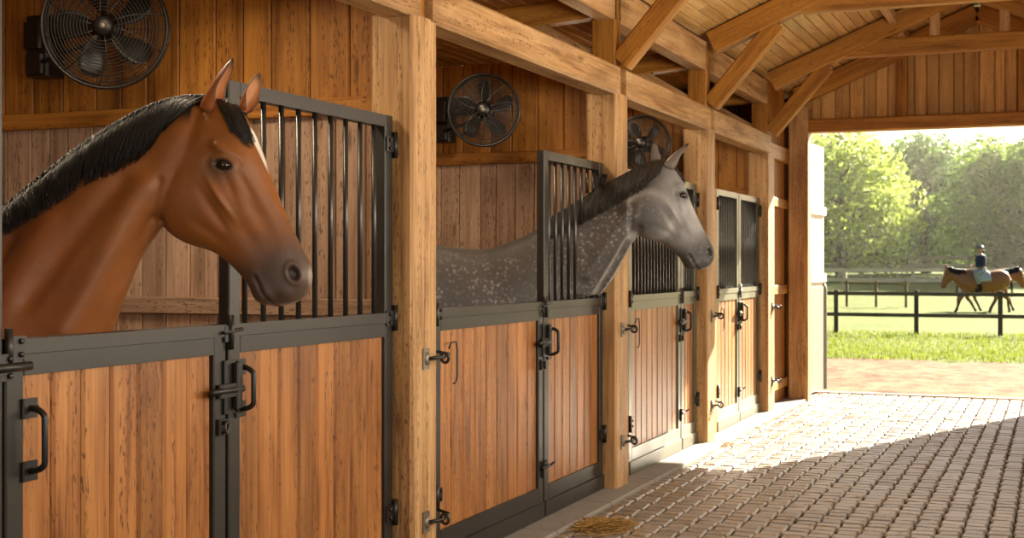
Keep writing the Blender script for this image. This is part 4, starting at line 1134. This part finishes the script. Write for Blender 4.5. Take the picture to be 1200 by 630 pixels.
# ---- rider
def rider(H):
    s0 = 92     # along the horse
    def L(x, y, w): return (x*.01, -y*.01, w*.01)
    def tubes(list_): 
        out = []
        for pts in list_:
            v, f = sphere_tube([(p[0]*.01, -p[1]*.01, p[2]*.01, p[3]*.01) for p in pts], 14, 4); out.append((np.array(v), f))
        return out
    def ball(x, y, w, rx, ry, rw):
        mb = MB(); mb.lathe((0, 0, 0), (0, 1, 0), [(math.sin(a)+.001, -math.cos(a)) for a in np.linspace(0.05, 3.09, 14)], 18)
        v = np.array(mb.v)*np.array((rx, ry, rw))*.01+np.array(L(x, y, w)); return v, mb.f
    torso = [(s0, -132, 0, 15), (s0+1, -150, 0, 14), (s0+2, -168, 0, 15.5), (s0+1, -184, 0, 14), (s0+1, -190, 0, 7)]
    neck = [(s0+1, -186, 0, 5.5), (s0+3, -199, 0, 5)]
    legs = [[(s0, -136, sg*10, 10), (s0+22, -128, sg*25, 9), (s0+26, -122, sg*29, 7.5), (s0+18, -95, sg*31, 6.2), (s0+12, -76, sg*30, 4.5), (s0+24, -71, sg*31, 3.6)] for sg in (1, -1)]
    arms = [[(s0, -184, sg*17, 6), (s0-1, -168, sg*21, 5), (s0+4, -155, sg*21, 4.6), (s0+22, -152, sg*12, 3.6), (s0+27, -152, sg*8, 3.0)] for sg in (1, -1)]
    co, nr, fs = remesh(tubes([torso, neck]+legs+arms)+[ball(s0+4, -206, 0, 9.5, 12, 8), ball(s0+13, -205, 0, 2, 2.4, 1.6), ball(s0+4, -205, 8, 1.5, 3, 1), ball(s0+4, -205, -8, 1.5, 3, 1)], .013, 3)
    V = [co]; Fc = list(fs); n0 = len(co)
    for sg in (1, -1):
        for k in range(5):
            mb = MB(); ww = sg*(8-k*1.7); y = -153+k*.4
            pts = [(s0+28, y, ww), (s0+33-.4*abs(k-1.5), y+1, ww), (s0+34.5-.4*abs(k-1.5), y+3, ww), (s0+32, y+4.5, ww)] if k else [(s0+27, -153, sg*9), (s0+30, -155.5, sg*9), (s0+33, -155, sg*8)]
            mb.tube([L(*p) for p in pts], .009, 6); V.append(np.array(mb.v)); Fc += [tuple(i+n0 for i in f) for f in mb.f]; n0 += len(mb.v)
    W = H.l2w(np.vstack(V)); org = H.l2w(np.array(L(s0, -130, 0)))
    def link(name, Wv, faces, mat, parent=None):
        me = bpy.data.meshes.new(name); me.from_pydata([tuple(p) for p in Wv-org], [], faces); me.update()
        bm = bmesh.new(); bm.from_mesh(me); bmesh.ops.recalc_face_normals(bm, faces=bm.faces); bm.to_mesh(me); bm.free()
        me.polygons.foreach_set('use_smooth', [True]*len(me.polygons)); me.materials.append(mat)
        o = bpy.data.objects.new(name, me); COL.objects.link(o)
        if parent: o.parent = parent
        else: o.location = org
        return o
    skin = plain('skin', (.55, .33, .24), .5, .3, .05)
    o = link('person', W, Fc, skin); tag(o, 'rider in a navy jacket and helmet sitting on the brown horse in the field', 'person')
    def cloth(name, tb, grow, col, extra=()):
        tb2 = [[(p[0], p[1], p[2], p[3]+grow) for p in q] for q in tb]
        c2, n2, f2 = remesh(tubes(tb2)+list(extra), .014, 3); return link(name, H.l2w(c2), f2, plain(name, col, .75, .2, .12), o)
    cloth('jacket', [torso[1:4]+[(s0+1, -188, 0, 9)]]+[a[:4] for a in arms], 1.6, (.035, .045, .085))
    cloth('breeches', [[(s0-2, -131, 0, 14), (s0, -146, 0, 13.5)]]+[l[:4] for l in legs], 1.4, (.30, .31, .34))
    for l in legs: cloth('boot', [l[3:]+[(s0+30, -70, l[3][2], 2.6)]], 1.2, (.02, .018, .016))
    v, f = ball(s0+3, -210, 0, 12, 9.5, 10); keep = v[:, 1] > 2.075; v[~keep, 1] = 2.075
    mb = MB(); mb.add(v, f); mb.tube([L(s0+12, -207.6, 5), L(s0+17, -207.2, 0), L(s0+12, -207.6, -5)], .012, 6)
    link('helmet', H.l2w(np.array(mb.v)), mb.f, plain('helmet', (.10, .10, .11), .4, .5, .1), o)
    v, f = ball(s0-5, -201, 0, 5, 6, 6); link('hair', H.l2w(v), f, plain('hair', (.10, .06, .035), .6, .3, .2), o)
rider(HW)
# saddle pad lies on the horse
mb = MB(); vs, fs = [], []
for i in range(9):
    for j in range(13):
        x = 70+44*i/8; a = (j/12-.5)*2*1.45
        vs.append(((x)*.01, (.985+.375*math.cos(a)-.01*math.sin(a)**2-.0*x), .295*math.sin(a)*1.02))
for i in range(8):
    for j in range(12): b = i*13+j; fs.append((b, b+1, b+14, b+13))
W = HW.l2w(np.array(vs)); mb.add(W, fs, None, .5, True)
o = mb.build('saddle_pad', plain('saddle_pad', (.42, .44, .48), .8, .2, .1)); md = o.modifiers.new('s', 'SOLIDIFY'); md.thickness = .02; md.offset = 0
tag(o, 'grey saddle pad under the rider on the brown horse', 'saddle pad')
# ================================================================ straw
M_straw = blade_mat('straw', (.50, .33, .11))
def straw(name, label, n, fn, lz=(.02, .09)):
    mb = MB()
    for k in range(n):
        x, y, z = fn(); a = random.random()*6.28; L = random.uniform(*lz); w = random.uniform(.0012, .0028)
        d = np.array((math.cos(a), math.sin(a), random.uniform(-.12, .2))); s = np.array((-d[1], d[0], 0))*w; p = np.array((x, y, z))
        q = np.array((0, 0, w*1.2))
        mb.add([p-s, p+s, p+q, p-s+d*L, p+s+d*L, p+q+d*L], [(0, 1, 4, 3), (1, 2, 5, 4), (2, 0, 3, 5)], None, random.random())
    o = mb.build(name, M_straw); o['kind'] = 'stuff'; tag(o, label, 'straw'); return o
straw('straw', 'loose straw scattered on the cobbles and along the kerb', 3200, lambda: (-2.85+2.2*random.random()**2.6, random.uniform(5.8, 14.5), .006+random.random()*.006), (.012, .05))
def pile(cx, cy, sx, sy, h):
    def f():
        while True:
            a, b = random.gauss(0, .45), random.gauss(0, .45)
            if a*a+b*b < 1: return (cx+a*sx, cy+b*sy, .005+random.random()*h*(1-a*a-b*b))
    return f
p = px(672, 627, 7.7); straw('straw_heap', 'brown straw heap at the foot of the grey horse stall door', 900, pile(-2.50, 7.50, .20, .26, .04), (.02, .09))
for (x, y, lb) in ((862, 500, 'flat straw wisp on the sunny cobbles by the fourth post'), (838, 521, 'flat straw wisp on the sunny cobbles by the third post'), (880, 490, 'small straw wisp in the sun farthest from the camera')):
    d = F*CH/(y-310); q = px(x, y, d); straw('straw_wisp', lb, 260, pile(q[0], q[1], .22, .16, .02), (.02, .08))
# ================================================================ light
cam = bpy.data.cameras.new('camera'); co_ = bpy.data.objects.new('camera', cam); COL.objects.link(co_)
cam.sensor_width = 36; cam.lens = F/1200*36; cam.shift_y = -5/1200; cam.clip_end = 1000; cam.clip_start = .05
co_.location = CAM; co_.rotation_euler = (math.pi/2, 0, YAW)
cam.dof.use_dof = True; cam.dof.focus_distance = 6.0; cam.dof.aperture_fstop = 5.6
S.camera = co_
EL, HX_, HY_ = R(27), -.366, -.930
sun = bpy.data.lights.new('sun', 'SUN'); sun.energy = 37.0; sun.angle = R(.6); sun.color = (1, .87, .68)
so = bpy.data.objects.new('sun', sun); COL.objects.link(so)
dv = Vector((HX_*math.cos(EL), HY_*math.cos(EL), -math.sin(EL))); so.rotation_euler = dv.to_track_quat('-Z', 'Y').to_euler()
so.location = (6, 30, 14)
w = bpy.data.worlds.new('sky'); S.world = w; w.use_nodes = True
nt = w.node_tree; bg = nt.nodes['Background']
sky = nt.nodes.new('ShaderNodeTexSky'); sky.sky_type = 'NISHITA'; sky.sun_disc = False; sky.sun_elevation = EL; sky.sun_rotation = math.atan2(-HX_, -HY_)
sky.air_density = 1.0; sky.dust_density = 3.0
nt.links.new(sky.outputs[0], bg.inputs[0]); bg.inputs[1].default_value = .16
def area(name, loc, rot, sx, sy, e, col):
    l = bpy.data.lights.new(name, 'AREA'); l.shape = 'RECTANGLE'; l.size = sx; l.size_y = sy; l.energy = e; l.color = col
    o = bpy.data.objects.new(name, l); COL.objects.link(o); o.location = loc; o.rotation_euler = rot; return o
# added fill lamps, standing in for daylight from right wall and near end
for k, yy in enumerate((1.2, 4.2, 7.0, 9.6)):
    area('window_fill', (1.10, yy, 2.1), (0, R(104), 0), 1.2, 1.8, 100, (1, .87, .70))
area('open_end_fill', (-1.0, -4.0, 1.9), (R(90), 0, 0), 3.6, 2.8, 70, (1, .88, .72))
for k, (yy, e_) in enumerate(((4.3, 52), (7.3, 44), (10.2, 30), (12.8, 24))):  # added fill lamps, hidden behind the beams, brighten the stall interiors
    area('stall_fill', (-3.7, yy, 3.21), (R(-14), R(-6), 0), .26, 1.2, e_, (1, .80, .56))
S.view_settings.view_transform = 'Standard'; S.view_settings.look = 'None'; S.view_settings.gamma = 1; S.view_settings.use_curve_mapping = False
S.view_settings.exposure = 0.0
S.cycles.use_denoising = True
S.cycles.max_bounces = 8; S.cycles.diffuse_bounces = 5; S.cycles.caustics_reflective = False; S.cycles.caustics_refractive = False
S.cycles.sample_clamp_indirect = 8
